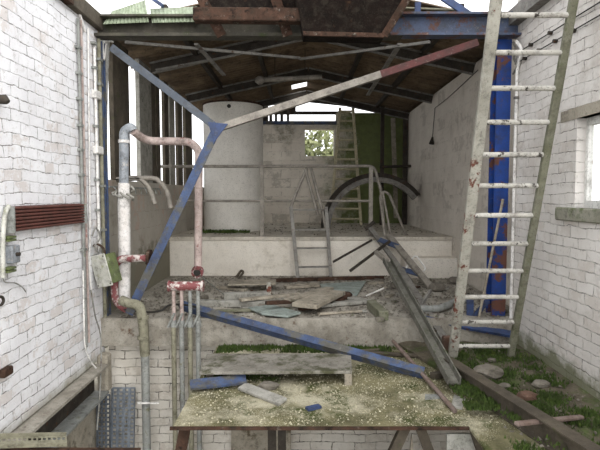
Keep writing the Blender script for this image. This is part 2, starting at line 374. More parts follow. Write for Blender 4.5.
# roof: corrugated sheets with one missing piece
def ceiling():
    mb = MB(); xs = [XL-.35, -1.5, -.9, -.18, RX, .7, 1.3, 1.9, XRI+.35]; ny = 300; y0, y1 = 5.7, YB+.15
    vs = []; fs = []
    for j in range(ny+1):
        y = y0+(y1-y0)*j/ny; w = .02*math.sin(2*math.pi*y/.14)
        for x in xs: vs.append((x, y, roofz(x)+.05+w))
    n = len(xs)
    for j in range(ny):
        y = y0+(y1-y0)*(j+.5)/ny
        for i in range(n-1):
            if i == 3 and 10.75 < y < 11.35: continue
            fs.append((j*n+i, j*n+i+1, (j+1)*n+i+1, (j+1)*n+i))
    mb.add(vs, fs, True); o = S(mb, 'ceiling', m_roof); s = o.modifiers.new('t', 'SOLIDIFY'); s.thickness = .008; return o
ceiling()
# the window in the right wall
wroot = bpy.data.objects.new('window_1', None); C.objects.link(wroot); wroot.location = (XR+.2, wy1, wz0+EYE); wroot['_w'] = tuple(wroot.location); wroot['kind'] = 'structure'
mb = MB(); fx = XR+.075
for (a, b, c, d) in ((wy1-.035, wy1, wz0, wz1), (wy0, wy0+.06, wz0, wz1), (wy0+.06, wy1-.035, wz0, wz0+.06), (wy0+.06, wy1-.035, wz1-.06, wz1)):
    mb.box(fx, fx+.045, a, b, c, d)
mb.box(fx+.005, fx+.04, 3.45, 3.5, wz0+.06, wz1-.06)
mb.build('window_frame', m_win, wroot)
MB().box(fx+.02, fx+.026, wy0+.05, wy1-.03, wz0+.05, wz1-.05).build('pane', m_glass, wroot)
S(MB().box(XR-.035, XR+.075, wy0-.2, wy1+.25, wz0-.11, wz0), 'trim_2', m_sill, .01)
S(MB().box(XR-.008, XR+.075, wy0-.2, wy1+.25, wz1, wz1+.09), 'trim_3', m_conc)

# ------------------------------------------------------------------ steel frame at the mouth of the shed
mb = MB(); y = YF+.06
mb.bar((XL, YF-.02, 1.635), (1.05, YF-.02, 1.635), .16, .03); mb.bar((XL, YF+.03, 1.73), (1.05, YF+.03, 1.73), .02, .2); mb.bar((XL, YF-.02, 1.83), (1.05, YF-.02, 1.83), .14, .02)
mb.build('steel_beam', m_frontbeam, label='long grimy steel beam spanning the shed mouth under the roof edge', cat='beam')
mb = MB(); mb.bar((.92, YF-.05, 1.635), (XR, YF-.05, 1.635), .14, .022); mb.bar((.92, YF-.02, 1.735), (XR, YF-.02, 1.735), .02, .2); mb.bar((.92, YF-.06, 1.84), (XR, YF-.06, 1.84), .14, .022)
mb.build('steel_beam', m_bluebeam, label='blue and rusty steel beam at top right behind the ladder', cat='beam')
mb = MB(); mb.ibeam((2.135, YF+.1, ZD), (2.135, YF+.1, 1.62), .15, .17, .016, up=(0, 1, 0))
mb.build('steel_column', m_bluec, label='bright blue steel column behind the tall right ladder', cat='column')
mb = MB(); mb.ibeam((XL+.02, YF+.05, ZD), (XL+.02, YF+.05, 1.6), .04, .08, .012, up=(0, 1, 0))
mb.build('steel_column', m_blued, label='narrow blue steel column at the end of the left brick wall', cat='column')
# the Y shaped brace
yb = YF-.13; J = PY(217, 128, yb); A = PY(111, 47, yb); B = PY(478, 42, yb); D = PY(129, 314, yb)
E = J.lerp(B, .63); rt = thing('steel_brace', 'three armed Y shaped steel brace crossing the shed mouth', 'brace', D)
MB().angle(J, A, .075, .014, up=(0, -1, 0)).build('upper_arm', m_blueg, rt, label='grey blue arm rising to the left')
MB().angle(J, E, .07, .014, up=(0, -1, 0)).build('upper_arm', m_rail, rt, label='long pale grey arm rising to the right')
MB().angle(E, B, .07, .014, up=(0, -1, 0)).build('arm_end', m_redbrace, rt, label='dark red painted end of the right arm')
MB().angle(J, D, .09, .014, up=(0, -1, 0)).build('lower_arm', m_blued, rt, label='blue arm running down to the floor')
MB().prism([PY(208, 122, yb-.02), PY(228, 124, yb-.02), PY(214, 143, yb-.02)], (0, -.012, 0)).build('gusset_plate', m_blue, rt, label='bright blue plate at the joint')

# ------------------------------------------------------------------ roof members
def rafter(Y, label, h=.14, lattice=True, group=None):
    rt = thing('roof_truss', label, 'truss', (RX, Y, 1.6))
    for sgn, xe in ((-1, XL+.02), (1, XRI-.02)):
        a = V((xe, Y, roofz(xe)-.11)); b = V((RX, Y, RIDGE-.11))
        MB().bar(a, b, .05, .02, (0, 0, 1), .07).bar(a, b, .05, .02, (0, 0, 1), -.07).build('chord', m_steelg, rt)
        MB().bar(a, b, .012, .11).build('web_plate', m_dark, rt)
    zt = EAVE-.02
    if Y < 8: MB().bar((XL+.1, Y-.05, EAVE-.13), (-.9, Y-.05, 1.93), .025, .025).build('tie_bar', m_steelg, rt)
    return rt
rafter(7.1, 'steel roof truss nearest the shed mouth')
rafter(9.3, 'second steel roof truss, deeper in the shed')
rafter(11.3, 'rearmost roof truss just before the back wall')
for i, (x, lb) in enumerate(((-1.45, 'roof purlin running back above the silo'), (-.62, 'roof purlin left of the ridge'), (.92, 'roof purlin right of the ridge'), (1.72, 'roof purlin nearest the right inner wall'))):
    z = roofz(x)-.0; MB().bar((x, 5.45, z-.03), (x, YB-.02, z-.03), .06, .09).build('purlin', m_dark, label=lb, cat='purlin', group='purlins under the roof sheets')
def stick(name, mat, p, q, w, h, label, cat, up=(0, 0, 1), group=None, bevel=0):
    return MB().bar(p, q, w, h, up).build(name, mat, label=label, cat=cat, group=group, bevel=bevel)
stick('wind_brace', m_steelg, PY(196, 44, 5.9), PY(224, 75, 6.9), .05, .02, 'flat grey bracing strap slanting under the roof on the left', 'brace')
stick('wind_brace', m_steelg, PY(400, 44, 5.9), PY(368, 95, 8.8), .06, .02, 'flat grey bracing strap slanting under the roof on the right', 'brace')
stick('tie_rod', m_steelg, PY(125, 42, 5.7), PY(300, 58, 6.8), .03, .03, 'thin pale rod rising from the left end of the front beam', 'rod')
stick('tie_rod', m_steelg, PY(430, 42, 5.7), PY(300, 59, 6.8), .03, .03, 'thin pale rod rising from the right part of the front beam', 'rod')
rt = thing('strip_lamp', 'pale tube with a rounded end slung under the roof', 'lamp', PY(290, 78, 8.2))
MB().tube([PY(262, 80, 8.2), PY(322, 77, 8.2)], .04, 10).build('tube', m_rail, rt)
MB().tube([PY(255, 80.3, 8.2), PY(258, 80.3, 8.2), PY(262, 80, 8.2), PY(264, 80, 8.2)], [.03, .07, .07, .04], 10).build('end_cap', m_rail, rt)
for px in (275, 305):
    p = PY(px, 78, 8.2); MB().bar(p, (p.x, p.y, roofz(p.x)), .012, .012).build('hanger', m_dark, rt)

# top left: glazed sheets over the beam, timber wall plate
def corr(p00, p10, p11, p01, n, amp, nrm):
    mb = MB(); vs = []; fs = []; p00, p10, p11, p01 = map(V, (p00, p10, p11, p01)); m = n*6
    for i in range(m+1):
        t = i/m; w = V(nrm)*(amp*math.sin(2*math.pi*t*n))
        for s in (0, .5, 1):
            vs.append(p00.lerp(p10, t).lerp(p01.lerp(p11, t), s)+w)
    for i in range(m):
        for s in (0, 1): a = i*3+s; fs.append((a, a+3, a+4, a+1))
    return mb.add(vs, fs, True)
def sheet(mb, name, mat, th, **kw):
    o = mb.build(name, mat, **kw); s = o.modifiers.new('t', 'SOLIDIFY'); s.thickness = th; return o
sheet(corr(PY(103, 24, 5.22), PY(149, 22, 5.22), PY(145, 0, 5.42), PY(112, 11, 5.42), 12, .012, (0, 1, .3)), 'glazed_sheet', m_trans, .005, label='green stained corrugated clear sheet at the far upper left', cat='roof sheet')
sheet(corr(PY(152, 23, 5.22), PY(197, 22, 5.22), PY(197, 7, 5.42), PY(150, 9, 5.42), 12, .012, (0, 1, .3)), 'glazed_sheet', m_trans, .005, label='pale corrugated clear sheet beside the rusty overhead timber', cat='roof sheet')
stick('steel_angle', m_blue, PY(150, -3, 5.35), PY(163, 6, 5.35), .06, .03, 'short blue steel piece above the clear roof sheets', 'bar')
stick('wall_plate', m_wooddk, (XL-.05, 4.6, 1.78), (XL-.05, YF, 1.78), .22, .16, 'dark timber on top of the left brick wall', 'timber', bevel=.01)
stick('wall_plate', m_rust, (XL-.03, 3.6, 1.78), (XL-.03, 4.6, 1.78), .2, .15, 'rust red steel beam on top of the left brick wall', 'beam')
# overhead rusty things
yb2 = 4.95
stick('overhead_timber', m_rust, PY(194, 15.5, yb2), PY(311, 16.5, yb2), .12, .125, 'rusty horizontal beam hanging above the shed mouth', 'beam', bevel=.008)
for a, b, lb in (((199, -6), (222, 36), 'left slanting rusty bar behind the overhead beam'), ((274, -6), (288, 36), 'right slanting rusty bar behind the overhead beam')):
    stick('slanting_bar', m_rust, PY(*a, yb2+.12), PY(*b, yb2+.2), .1, .03, lb, 'bar', up=(0, 1, 0))
rt = thing('hopper', 'dark rusty hopper hanging over the beam at top centre', 'hopper', PY(346, 36, 4.95))
bl, br = PY(303, 34, 4.9), PY(384, 36, 4.9); tl, tr = PY(290, -40, 4.7), PY(431, -30, 4.7)
def hop(o):
    b = [bl+V((-o, -o, 0)), br+V((o, -o, 0)), br+V((o, .25+o, 0)), bl+V((-o, .25+o, 0))]
    t = [tl+V((-o, -o, 0)), tr+V((o, -o, 0)), tr+V((o, .55+o, 0)), tl+V((-o, .55+o, 0))]
    t = [V((p.x, p.y, tl.z)) for p in t]; return b, t
b, t = hop(0); mb = MB(); mb.hexa(b+t); mb.build('body', m_drust, rt)
stick_m = MB(); stick_m.bar(br+V((.0, -.01, 0)), V((tr.x, tr.y-.01, tl.z)), .07, .03, (0, -1, 0)); stick_m.build('edge_angle', m_rust, rt)
MB().bar(bl+V((0, -.01, 0)), br+V((0, -.01, 0)), .03, .04).build('bottom_angle', m_rust, rt)
MB().box(PY(205, 0, 5.1).x, bl.x-.03, 5.12, 5.2, PY(300, 8, 5.12).z, 2.3).build('overhead_plate', m_drust, label='dark rusty plate behind the overhead beam', cat='plate')
stick('steel_brace', m_blue, PY(441, -4, 5.4), PY(478, 21, 5.4), .07, .03, 'blue diagonal strut above the blue beam at top right', 'brace', up=(0, 1, 0))
stick('steel_strut', m_blue, PY(417, 21, 5.35), PY(418, 2, 5.35), .06, .03, 'short upright blue stub standing on the blue beam', 'strut', up=(0, 1, 0))
MB().tube([PY(405, 8, 5.5), PY(455, 10, 5.5), PY(492, 17, 5.5)], .012, 6).build('wire', m_grnpipe, label='thin green wire crossing above the blue beam', cat='wire')
stick('eaves_beam', m_steelg, (2.2, 2.5, 1.82), (2.2, YF-.02, 1.82), .1, .15, 'grey steel eaves beam along the top of the right brick wall', 'beam')

# ------------------------------------------------------------------ left rear openings: boards between the dwarf wall and the eaves
boards = [(5.98, 6.28, m_wooddk, 'dark broad board in the left opening, nearest the front'), (6.3, 6.56, m_wooddk, 'dark board just behind the nearest one in the left opening'),
 (6.95, 7.5, m_board, 'wide grey panel standing in the left opening'), (7.5, 7.72, m_wooddk, 'dark post behind the wide grey panel'), (7.74, 7.95, m_wooddk, 'second dark post behind the wide grey panel'),
 (8.25, 8.5, m_wooddk, 'dark board left of the silo, third from the silo'), (8.55, 8.88, m_board, 'greyish board left of the silo'), (9.14, 9.5, m_wooddk, 'dark board close to the silo'), (9.72, 10.3, m_wooddk, 'broad dark board partly behind the silo')]
for i, (a, b, m, lb) in enumerate(boards):
    MB().box(XL-.16, XL-.1-.01*(i % 2), a, b, .17, 1.86).build('cladding_board', m, label=lb, cat='board', group='boards in the left opening', bevel=.005)
MB().prism([(XL-.13, 5.66, .75), (XL-.13, 5.72, 1.75), (XL-.13, 5.98, 1.8), (XL-.13, 5.9, 1.3), (XL-.13, 5.86, .9), (XL-.13, 5.8, .17), (XL-.13, 5.7, .17)], (-.02, 0, 0)).build('torn_sheet', m_win, label='torn pale sheet hanging in the first left opening', cat='sheet')

# ------------------------------------------------------------------ silo
sc = V(((234-300)/F*9.55, 9.55, ZP)); sr = .56
rt = thing('silo', 'tall pale cylindrical silo on the platform behind the railing', 'silo', sc)
zt = PY(234, 106, 9.55).z
MB().tube([sc+V((0, 0, .0)), V((sc.x, sc.y, zt))], sr, 48).build('body', m_silo, rt)
MB().tube([V((sc.x+sr*math.cos(a), sc.y+sr*math.sin(a), zt)) for a in [2*math.pi*k/40 for k in range(40)]], .018, 6, closed=True).build('rim', m_rust, rt)
a = -math.pi/2+.0; MB().bar(sc+V((0, -sr, .02)), V((sc.x, sc.y-sr, zt-.02)), .03, .006, (0, -1, 0)).build('seam', m_silo, rt)
p = V((sc.x, sc.y-sr-.001, zt-.1)); MB().tube([p+V((0, .004, 0)), p-V((0, .012, 0))], .035, 12).build('port', m_black, rt, label='small round dark hole near the top')
# ------------------------------------------------------------------ railing
yr = YP+.06
def R_(px, py): return PY(px, py, yr)
rt = thing('guard_rail', 'pale two bar tubular railing along the front of the raised platform', 'railing', R_(262, 237))
MB().tube(fillet([R_(160, 166.5), R_(374, 166), R_(381, 190), R_(384, 225)], .1, 6), .024, 10).build('top_rail', m_rail, rt)
MB().tube([R_(176, 201), R_(371, 201)], .02, 10).build('mid_rail', m_rail, rt)
for px in (262, 371):
    q = R_(px, 170); MB().bar((q.x, yr, ZP), (q.x, yr, R_(px, 167).z), .06, .06, (0, 1, 0)).build('post', m_rail, rt); pst = ALL[-1]
    MB().box(q.x-.06, q.x+.06, yr-.03, yr+.06, ZP, ZP+.012).build('base_plate', m_rail, pst)
q = R_(163, 166); MB().bar((XL, yr, q.z), (XL+.05, yr, q.z), .07, .07).build('wall_bracket', m_rail, rt)

# short steps with handrails, centre
rt = thing('step_ladder', 'narrow grey steel ladder leaning on the platform front at centre', 'ladder', PZ(312, 278, ZD))
La, Lb = PZ(298, 279, ZD), PY(291, 207, 7.95); Ra, Rb = PZ(331, 278, ZD), PY(326, 207, 7.95)
MB().bar(La, Lb, .055, .09, (0, -1, 0)).build('stringer', m_steelg, rt); MB().bar(Ra, Rb, .05, .09, (0, -1, 0)).build('stringer', m_steelg, rt)
for t in (.16, .42, .68, .96): MB().bar(La.lerp(Lb, t), Ra.lerp(Rb, t), .08, .02).build('rung', m_steelg, rt)
top = PY(309, 168, 8.02)
MB().tube(fillet([Lb, PY(298, 188, 8.0), top+V((-.03, 0, 0))], .1), .026, 8).build('handrail', m_rail, rt)
MB().tube(fillet([PY(327, 232, 7.9), PY(322, 210, 7.95), top+V((.03, 0, 0))], .1), .026, 8).build('handrail', m_rail, rt)
MB().tube([PY(318, 215, 7.98), PY(305, 169, 8.0)], .026, 8).build('handrail', m_rail, rt)
# inverted U handrails at the right end
rt = thing('handrail', 'pale bent tube handrail standing at the right end of the railing', 'handrail', R_(398, 236))
MB().tube(fillet([PZ(385, 237, ZP), R_(380, 196), R_(384, 191), R_(389, 194), PZ(406, 235, ZP)], .06, 5), .022, 10).build('tube', m_rail, rt)
MB().tube(fillet([PZ(391, 237, ZP), R_(383, 193)], .06, 5), .018, 10).build('strut', m_rail, rt)

# ------------------------------------------------------------------ rear of the platform
def ladder(name, label, L0, L1, R0, R1, n, w, h, rr, m1, m2, mr, group=None, lo=.05, hi=.97):
    rt = thing(name, label, 'ladder', (L0+R0)/2, group)
    MB().bar(L0, L1, w, h, (0, -1, 0)).build('stile', m1, rt, bevel=.004); MB().bar(R0, R1, w, h, (0, -1, 0)).build('stile', m2, rt, bevel=.004)
    for k in range(n):
        t = lo+(hi-lo)*k/(n-1); MB().cyl(L0.lerp(L1, t), R0.lerp(R1, t), rr, 8).build('rung', mr, rt)
    return rt
ladder('wooden_ladder', 'old wooden ladder leaning on the back wall beside its small opening', PZ(330, 225, ZP), PY(340, 108, 11.75), PZ(361, 225, ZP), PY(353, 108, 11.75), 12, .06, .08, .026, m_oldl, m_oldl, m_oldl)
hy = 10.2; hc = V((1.55, hy, ZP))
def hoop(ra, rb, d0, d1):
    vs = []; N = 30; fs = []
    for k in range(N+1):
        t = math.pi-(math.pi-.66)*k/N
        for r in (ra, rb):
            for dy in (d0, d1): vs.append(hc+V((r*math.cos(t), dy, r*math.sin(t))))
    for k in range(N):
        a = k*4; b = a+4
        fs += [(a, b, b+1, a+1), (a+2, a+3, b+3, b+2), (a, a+2, b+2, b), (a+1, b+1, b+3, a+3)]
    return MB().add(vs, fs+[(0, 1, 3, 2), (N*4, N*4+2, N*4+3, N*4+1)])
rt = thing('wheel_guard', 'large arched guard band standing on the platform at the right', 'guard', hc)
hoop(1.12, 1.03, -.06, .14).build('outer_band', m_dark, rt, label='dark outer band'); hoop(1.03, .93, -.1, .02).build('inner_rim', m_steelg, rt, label='grey inner rim')
def pole(name, mat, p, q, r, label, cat, n=10): return MB().cyl(p, q, r, n).build(name, mat, label=label, cat=cat)
q = PY(382, 166, 11.2); stick('steel_post', m_dark, (q.x, 11.2, ZP), (q.x, 11.2, roofz(q.x)-.03), .08, .06, 'dark steel post at the back wall, left of the back right corner', 'post')
q = PY(405, 166, 11.4); stick('steel_post', m_dark, (q.x, 11.4, ZP), (q.x, 11.4, roofz(q.x)-.03), .1, .08, 'dark steel post in the back right corner', 'post')
pole('pipe', m_dark, PY(380, 167, 11.1), V((XRI, 11.1, PY(380, 166, 11.1).z)), .03, 'dark horizontal pipe running to the right inner wall', 'pipe')
stick('pale_batten', m_wood, PY(396, 218, 11.6), PY(393, 118, 11.6), .1, .03, 'pale upright batten in the back right corner between the dark posts', 'batten', up=(0, -1, 0))
pts = [PY(265, 124.5, YB-.08), PY(333, 124.5, YB-.08)]
MB().bar((XL+.3, YB-.06, 1.69), (.85, YB-.06, 1.69), .1, .07).build('wall_plate', m_blued, label='dark blue beam along the top of the back wall', cat='beam')
MB().box(-1.2, 1.2, YB+.05, YB+.09, 1.9, 1.975).build('gable_board', m_dark, label='dark board crossing the gap above the back wall', cat='board')
P1 = [(-2.2, 1.9), (-.85, 2.1), (.15, 2.19), (1.3, 2.07), (2.4, 1.83)]
MB().prism([(x, YB+.06, z) for x, z in P1]+[(2.4, YB+.06, roofz(2.4)+.01), (RX, YB+.06, RIDGE+.01), (-2.2, YB+.06, roofz(-2.2)+.01)], (0, .02, 0)).build('gable_sheet', m_dark, label='dark sheet closing the gable under the rear roof edge', cat='sheet')
MB().prism([(XL, YB+.09, 1.66), (-.78, YB+.09, 1.66), (-.78, YB+.09, 2.14), (XL, YB+.09, 1.86)], (0, .03, 0)).build('gable_sheet', m_dark, label='dark sheet in the gable gap behind the silo', cat='sheet')
MB().box(-.55, -.1, YB+.09, YB+.12, 1.975, 2.2).build('gable_sheet', m_dark, label='small dark sheet above the slats in the gable gap', cat='sheet')
for i, px in enumerate((267, 271, 276, 282, 288)):
    p = PY(px, 116, YB+.02); z1 = roofz(p.x)-.02
    MB().box(p.x-.03-.01*(i % 2), p.x+.03, YB+.0, YB+.03, 1.66, z1-.12*(i % 3)).build('slat', m_wooddk, label='short dark slat left in the gap above the back wall', cat='slat', group='slats above the back wall')
# lamp cord on the right inner wall
rt = thing('pendant_switch', 'dark cone hanging on a cord against the right inner wall', 'pull switch', PX(432, 144, XRI-.03))
p0, p1 = PX(435, 108, XRI-.02), PX(432.5, 137, XRI-.03)
MB().tube([p0, p1], .006, 6).build('cord', m_black, rt); MB().tube([p1, PX(431.5, 144, XRI-.05)], [.015, .05], 10).build('cone', m_dark, rt)
MB().tube(smoothpath([PX(435, 108, XRI-.01), PX(450, 96, XRI-.01), PX(478, 70, XRI-.01)]), .006, 6).build('cable', m_black, label='thin dark cable rising along the top of the right inner wall', cat='cable')

# ------------------------------------------------------------------ tall ladder, right
def LD(x, z): return V((x, 4.67-(z-ZG)*.312, z))
rt = thing('leaning_ladder', 'tall peeling ladder leaning towards the viewer at the right', 'ladder', LD(1.72, ZG))
MB().bar(LD(1.45, ZG), LD(1.43, 2.1), .085, .045, (0, -1, 0)).build('stile', m_woodw, rt, label='pale stile with patches of rust red', bevel=.006)
MB().bar(LD(2.0, ZG), LD(2.0, 2.1), .06, .045, (0, -1, 0)).build('stile', m_woodg, rt, label='greenish mossy stile', bevel=.006)
for k in range(14):
    z = -1.42+.2495*k; MB().cyl(LD(1.46, z), LD(1.985, z), .021, 10).build('rung', m_rung, rt)

# ------------------------------------------------------------------ right wall fittings
def WR(px, py, o=.02): return PX(px, py, XR-o)
for off, lb in ((0, 'upper of the two insulated wires running up the right brick wall'), (1, 'lower of the two insulated wires running up the right brick wall')):
    a, b = (WR(514, 55), WR(600, 2)) if off == 0 else (WR(515, 64), WR(600, 15))
    rt = thing('insulated_wire', lb, 'wire', a)
    MB().tube([a, b], .006, 6).build('wire', m_black, rt)
    for k in (.15, .35, .55, .75) if off else (.25, .5, .72):
        p = a.lerp(b, k); MB().tube([V((XR, p.y, p.z)), V((XR-.035, p.y, p.z))], .018, 8).build('insulator', m_dark, rt)
rt = thing('conduit', 'pale upright conduit on the right brick wall beside the blue column', 'conduit', WR(508, 300))
MB().tube(fillet([V((XR-.02, 5.22, -1.3)), V((XR-.02, 5.22, 1.3)), V((XR-.02, 5.1, 1.45)), V((XR-.06, 5.16, 1.55))], .06), .018, 8).build('tube', m_cable, rt)
for z in (-.8, -.2, .4, 1.0): MB().box(XR-.04, XR, 5.195, 5.245, z-.012, z+.012).build('clip', m_steelg, rt)
MB().tube(smoothpath([WR(513, 42, .05), WR(516, 50, .03), WR(514, 58, .03), WR(517, 66, .03), WR(513, 74, .03)]), .012, 6).build('cable_tail', m_steelg, label='knotted grey cable end at the top of the right wall conduit', cat='cable')
# stick leaning on the blue column
p, q = PY(503, 199, 5.24), PZ(486, 322, ZD); q = V((q.x, 5.26, ZD)); MB().tube([q, p], .014, 8).build('wooden_stick', m_wood, label='thin pale stick leaning upright against the blue column', cat='stick')

# ------------------------------------------------------------------ left wall fittings
def WL(px, py, o=.02): return PX(px, py, XL+o)
y0, y1 = 3.54, 4.74
rt = thing('finned_heater', 'red brown ribbed tube heater on the left brick wall', 'heater', (XL+.05, 4.2, -.26))
for k in range(7):
    z = -.095-.026*k; MB().tube([V((XL+.05, y0, z)), V((XL+.05, y1, z))], .0105, 8).build('fin_tube', m_heater, rt)
MB().box(XL+.015, XL+.03, y0, y1, -.265, -.08).build('back_plate', m_heater, rt)
for y in (y0, y1): MB().box(XL, XL+.08, y-.006, y+.006, -.27, -.08).build('end_plate', m_gpipe, rt, label='pale end bracket')
def conduit(label, px, ya, yb_, r, mat, clips=(), name='conduit', o=.025):
    rt = thing(name, label, 'conduit', WL(px, yb_, o)); p = WL(px, 200, o); za, zb = WL(px, ya, o).z, WL(px, yb_, o).z
    MB().tube([V((XL+o, p.y, zb)), V((XL+o, p.y, za))], r, 8).build('tube', mat, rt)
    for c in clips:
        z = WL(px, c, o).z; MB().box(XL, XL+o+r+.004, p.y-r-.02, p.y+r+.02, z-.012, z+.012).build('clip', m_gpipe, rt)
conduit('grey conduit on the left wall, first from the camera side', 82.5, 22, 350, .014, m_gpipe, (50, 75, 100, 126, 150, 175, 205, 250))
conduit('pinkish conduit right beside the grey one on the left wall', 85.5, 24, 345, .012, m_pink)
conduit('pale clipped conduit on the left wall next to the blue column', 98, 50, 250, .014, m_cable, (46, 70, 98, 127, 154, 180, 210))
conduit('greenish pipe at the very end of the left brick wall', 102.5, 42, 350, .02, m_grnpipe, (62, 86, 186, 230))
MB().tube(smoothpath([WL(80, -4), WL(79, 10), WL(82, 22), WL(85, 32)]), .014, 6).build('white_cable', m_cable, label='white cable hanging from the top of the left wall', cat='cable')
MB().tube(smoothpath([WL(88, 28), WL(89, 120), WL(90, 230), WL(89, 262), WL(92, 300)]), .008, 6).build('white_cable', m_cable, label='long white cable running down the left wall beside the conduits', cat='cable')
MB().tube(smoothpath([WL(83, 270, .04), WL(84, 320, .04), WL(85, 345, .04), WL(90, 360, .06), WL(96, 368, .08)]), .008, 6).build('white_cable', m_cable, label='white cable curling at the foot of the left wall', cat='cable')
MB().tube(smoothpath([WL(91, 290, .05), WL(95, 315, .06), WL(101, 340, .07), WL(100, 390, .12), WL(97, 430, .12)]), .008, 6).build('grey_cable', m_cableg, label='slack grey cable dropping below the tilted junction box', cat='cable')
MB().tube(smoothpath([WL(106, 44, .05), WL(104, 60, .04), WL(103, 44, .03), WL(108, 41, .06), WL(113, 42, .08)]), .01, 6).build('white_cable', m_cable, label='white cable bent round under the front beam at left', cat='cable')
MB().box(XL, XL+.05, 5.1, 5.24, .98, 1.06).build('conduit_box', m_cable, label='small white box on the left wall high beside the blue column', cat='box', bevel=.006)
MB().box(XL, XL+.05, 5.1, 5.26, .42, .5).build('conduit_box', m_cable, label='small white box on the left wall low beside the blue column', cat='box', bevel=.006)
MB().tube(smoothpath([WL(92, 236, .05), WL(96, 228, .06), WL(100, 238, .07), WL(95, 246, .05), WL(99, 252, .06), WL(102, 240, .05), WL(98, 230, .06)]), .008, 6).build('cable_coil', m_cableg, label='tangled loops of cable above the tilted junction box', cat='cable')
# junction box, hanging askew
c = PX(104, 270, XL+.12)
rt = thing('junction_box', 'pale rusted junction box hanging askew at the end of the left wall', 'box', c)
Rm = Matrix.Rotation(math.radians(-14), 3, 'Y') @ Matrix.Rotation(math.radians(-22), 3, 'Z')
def rb(x0, x1, y0, y1, z0, z1, name, mat, **k):
    o = [c+Rm @ V(p) for p in ((x0, y0, z0), (x1, y0, z0), (x1, y1, z0), (x0, y1, z0), (x0, y0, z1), (x1, y0, z1), (x1, y1, z1), (x0, y1, z1))]
    return MB().hexa(o).build(name, mat, rt, bevel=.006, **k)
rb(-.09, .09, -.03, .12, -.15, .15, 'body', m_boxg); rb(-.1, .1, -.045, -.03, -.165, .165, 'lid', m_box)
for sx in (-1, 1):
    for sz in (-1, 1): rb(sx*.08-.008, sx*.08+.008, -.052, -.045, sz*.14-.008, sz*.14+.008, 'screw', m_dark)
MB().tube(smoothpath([c+V((0, .04, .15)), c+V((-.02, .04, .22)), c+V((-.07, .02, .26)), c+V((-.1, 0, .24))]), .012, 6).build('cable_tail', m_rust, rt)
# switch and pipe at the far left
rt = thing('wall_switch', 'small grey switch box on the left wall at the photo edge', 'switch', WL(9, 262, .0))
a, b = WL(5, 246, 0), WL(14, 262, 0); MB().box(XL, XL+.05, a.y, b.y, b.z, a.z).build('box', m_bluepipe, rt, bevel=.006)
MB().cyl((XL+.05, (a.y+b.y)/2, (a.z+b.z)/2), (XL+.075, (a.y+b.y)/2, (a.z+b.z)/2), .014).build('knob', m_dark, rt)
p = WL(4, 230, .03)
rt = thing('conduit', 'mossy pale conduit at the left photo edge above and below the switch', 'conduit', p+V((0, 0, -.4)))
MB().tube(smoothpath([WL(9, 206, .04), WL(5, 215, .04), WL(3, 240, .03), WL(3, 278, .03)]), .016, 8).build('tube', m_box, rt)
for py in (237, 240, 268, 271): q = WL(5, py, .0); MB().box(XL, XL+.06, q.y-.05, q.y+.04, q.z-.008, q.z+.008).build('clip', m_boxg, rt)
MB().tube(smoothpath([WL(2, 274), WL(5, 282), WL(15, 283), WL(22, 287), WL(26, 292)]), .005, 6).build('grey_cable', m_cableg, label='thin grey cable trailing right below the wall switch', cat='cable')
MB().tube(smoothpath([WL(-3, 297, .05), WL(2, 297, .05), WL(3.5, 301, .05), WL(1, 305, .05), WL(-3, 304, .03)]), .01, 6).build('iron_ring', m_dark, label='dark iron ring on the left wall at the photo edge', cat='ring')
MB().tube([V((XL, 3.5, .66)), V((XL+.06, 3.5, .66)), V((XL+.08, 3.5, .64))], [.03, .035, .02], 10).build('iron_stud', m_dark, label='dark iron stud high on the left wall at the photo edge', cat='stud')
q = WL(2, 372, 0); MB().box(XL, XL+.05, q.y-.05, q.y+.06, q.z-.03, q.z+.03).build('iron_lug', m_rust, label='rusty iron lug low on the left wall at the photo edge', cat='lug', bevel=.008)
# beam under the left wall
rt = thing('steel_beam', 'steel joist carrying the foot of the left brick wall', 'beam', (XL, 3.3, -2.04))
MB().box(XL-.3, XL+.13, 1.5, 5.05, -1.76, -1.735).build('upper_flange', m_concd, rt, label='upper flange caked with brown dirt')
MB().box(XL-.1, XL-.02, 1.5, 5.05, -2.015, -1.76).build('web', m_dark, rt)
MB().box(XL-.3, XL+.13, 1.5, 5.05, -2.04, -2.015).build('lower_flange', m_gpipe, rt, label='pale grey lower flange')
MB().box(XL, XL+.11, 5.06, 5.2, -2.05, -1.65).build('bearing_stone', m_conc, label='pale stone block at the end of the left wall joist', cat='block', bevel=.02)
# perforated strips, bottom left
def perf(p, q, w, up, n, mat, name, label, cat, rows=2, lip=.03, hole=(.6, .5)):
    """perforated strip: a lattice with real slots between its rows, and two lips"""
    mb = MB(); p, q = V(p), V(q); d, sd, u = mb.frame(p, q, up); L = (q-p).length; t = .004
    cw = w/rows
    for i in range(rows+1): mb.bar(p, q, cw*(1-hole[1])*(.5 if i in (0, rows) else 1), t, up, 0, -w/2+cw*i*(1)+(cw*(1-hole[1])*.25 if i == 0 else (-cw*(1-hole[1])*.25 if i == rows else 0)))
    for k in range(n+1):
        c = p.lerp(q, k/n); e = d*(L/n*(1-hole[0])/2); mb.bar(c-e, c+e, w, t*.9, up)
    for s in (-1, 1): mb.bar(p, q, t, lip, up, lip/2, s*w/2)
    return mb.build(name, mat, label=label, cat=cat)
yt = YF+.03
q = PY(104, 395, 5.0); perf(V((q.x, 4.9, GR)), q, .13, (0, -1, 0), 34, m_trayd, 'cable_tray', 'narrow dark perforated cable tray leaning at lower left', 'cable tray', 3)
q = PY(124, 388, yt-.02); perf(V((q.x, yt-.2, GR)), q, .25, (0, -1, 0), 36, m_tray, 'cable_tray', 'wide galvanised perforated cable tray beside the dark one', 'cable tray', 4)
perf(PY(-4, 443, 3.05), PY(66, 441, 3.25), .1, (0, -.3, 1), 14, m_grnpipe, 'slotted_angle', 'mossy slotted steel strip at the bottom left corner', 'strip', 2)
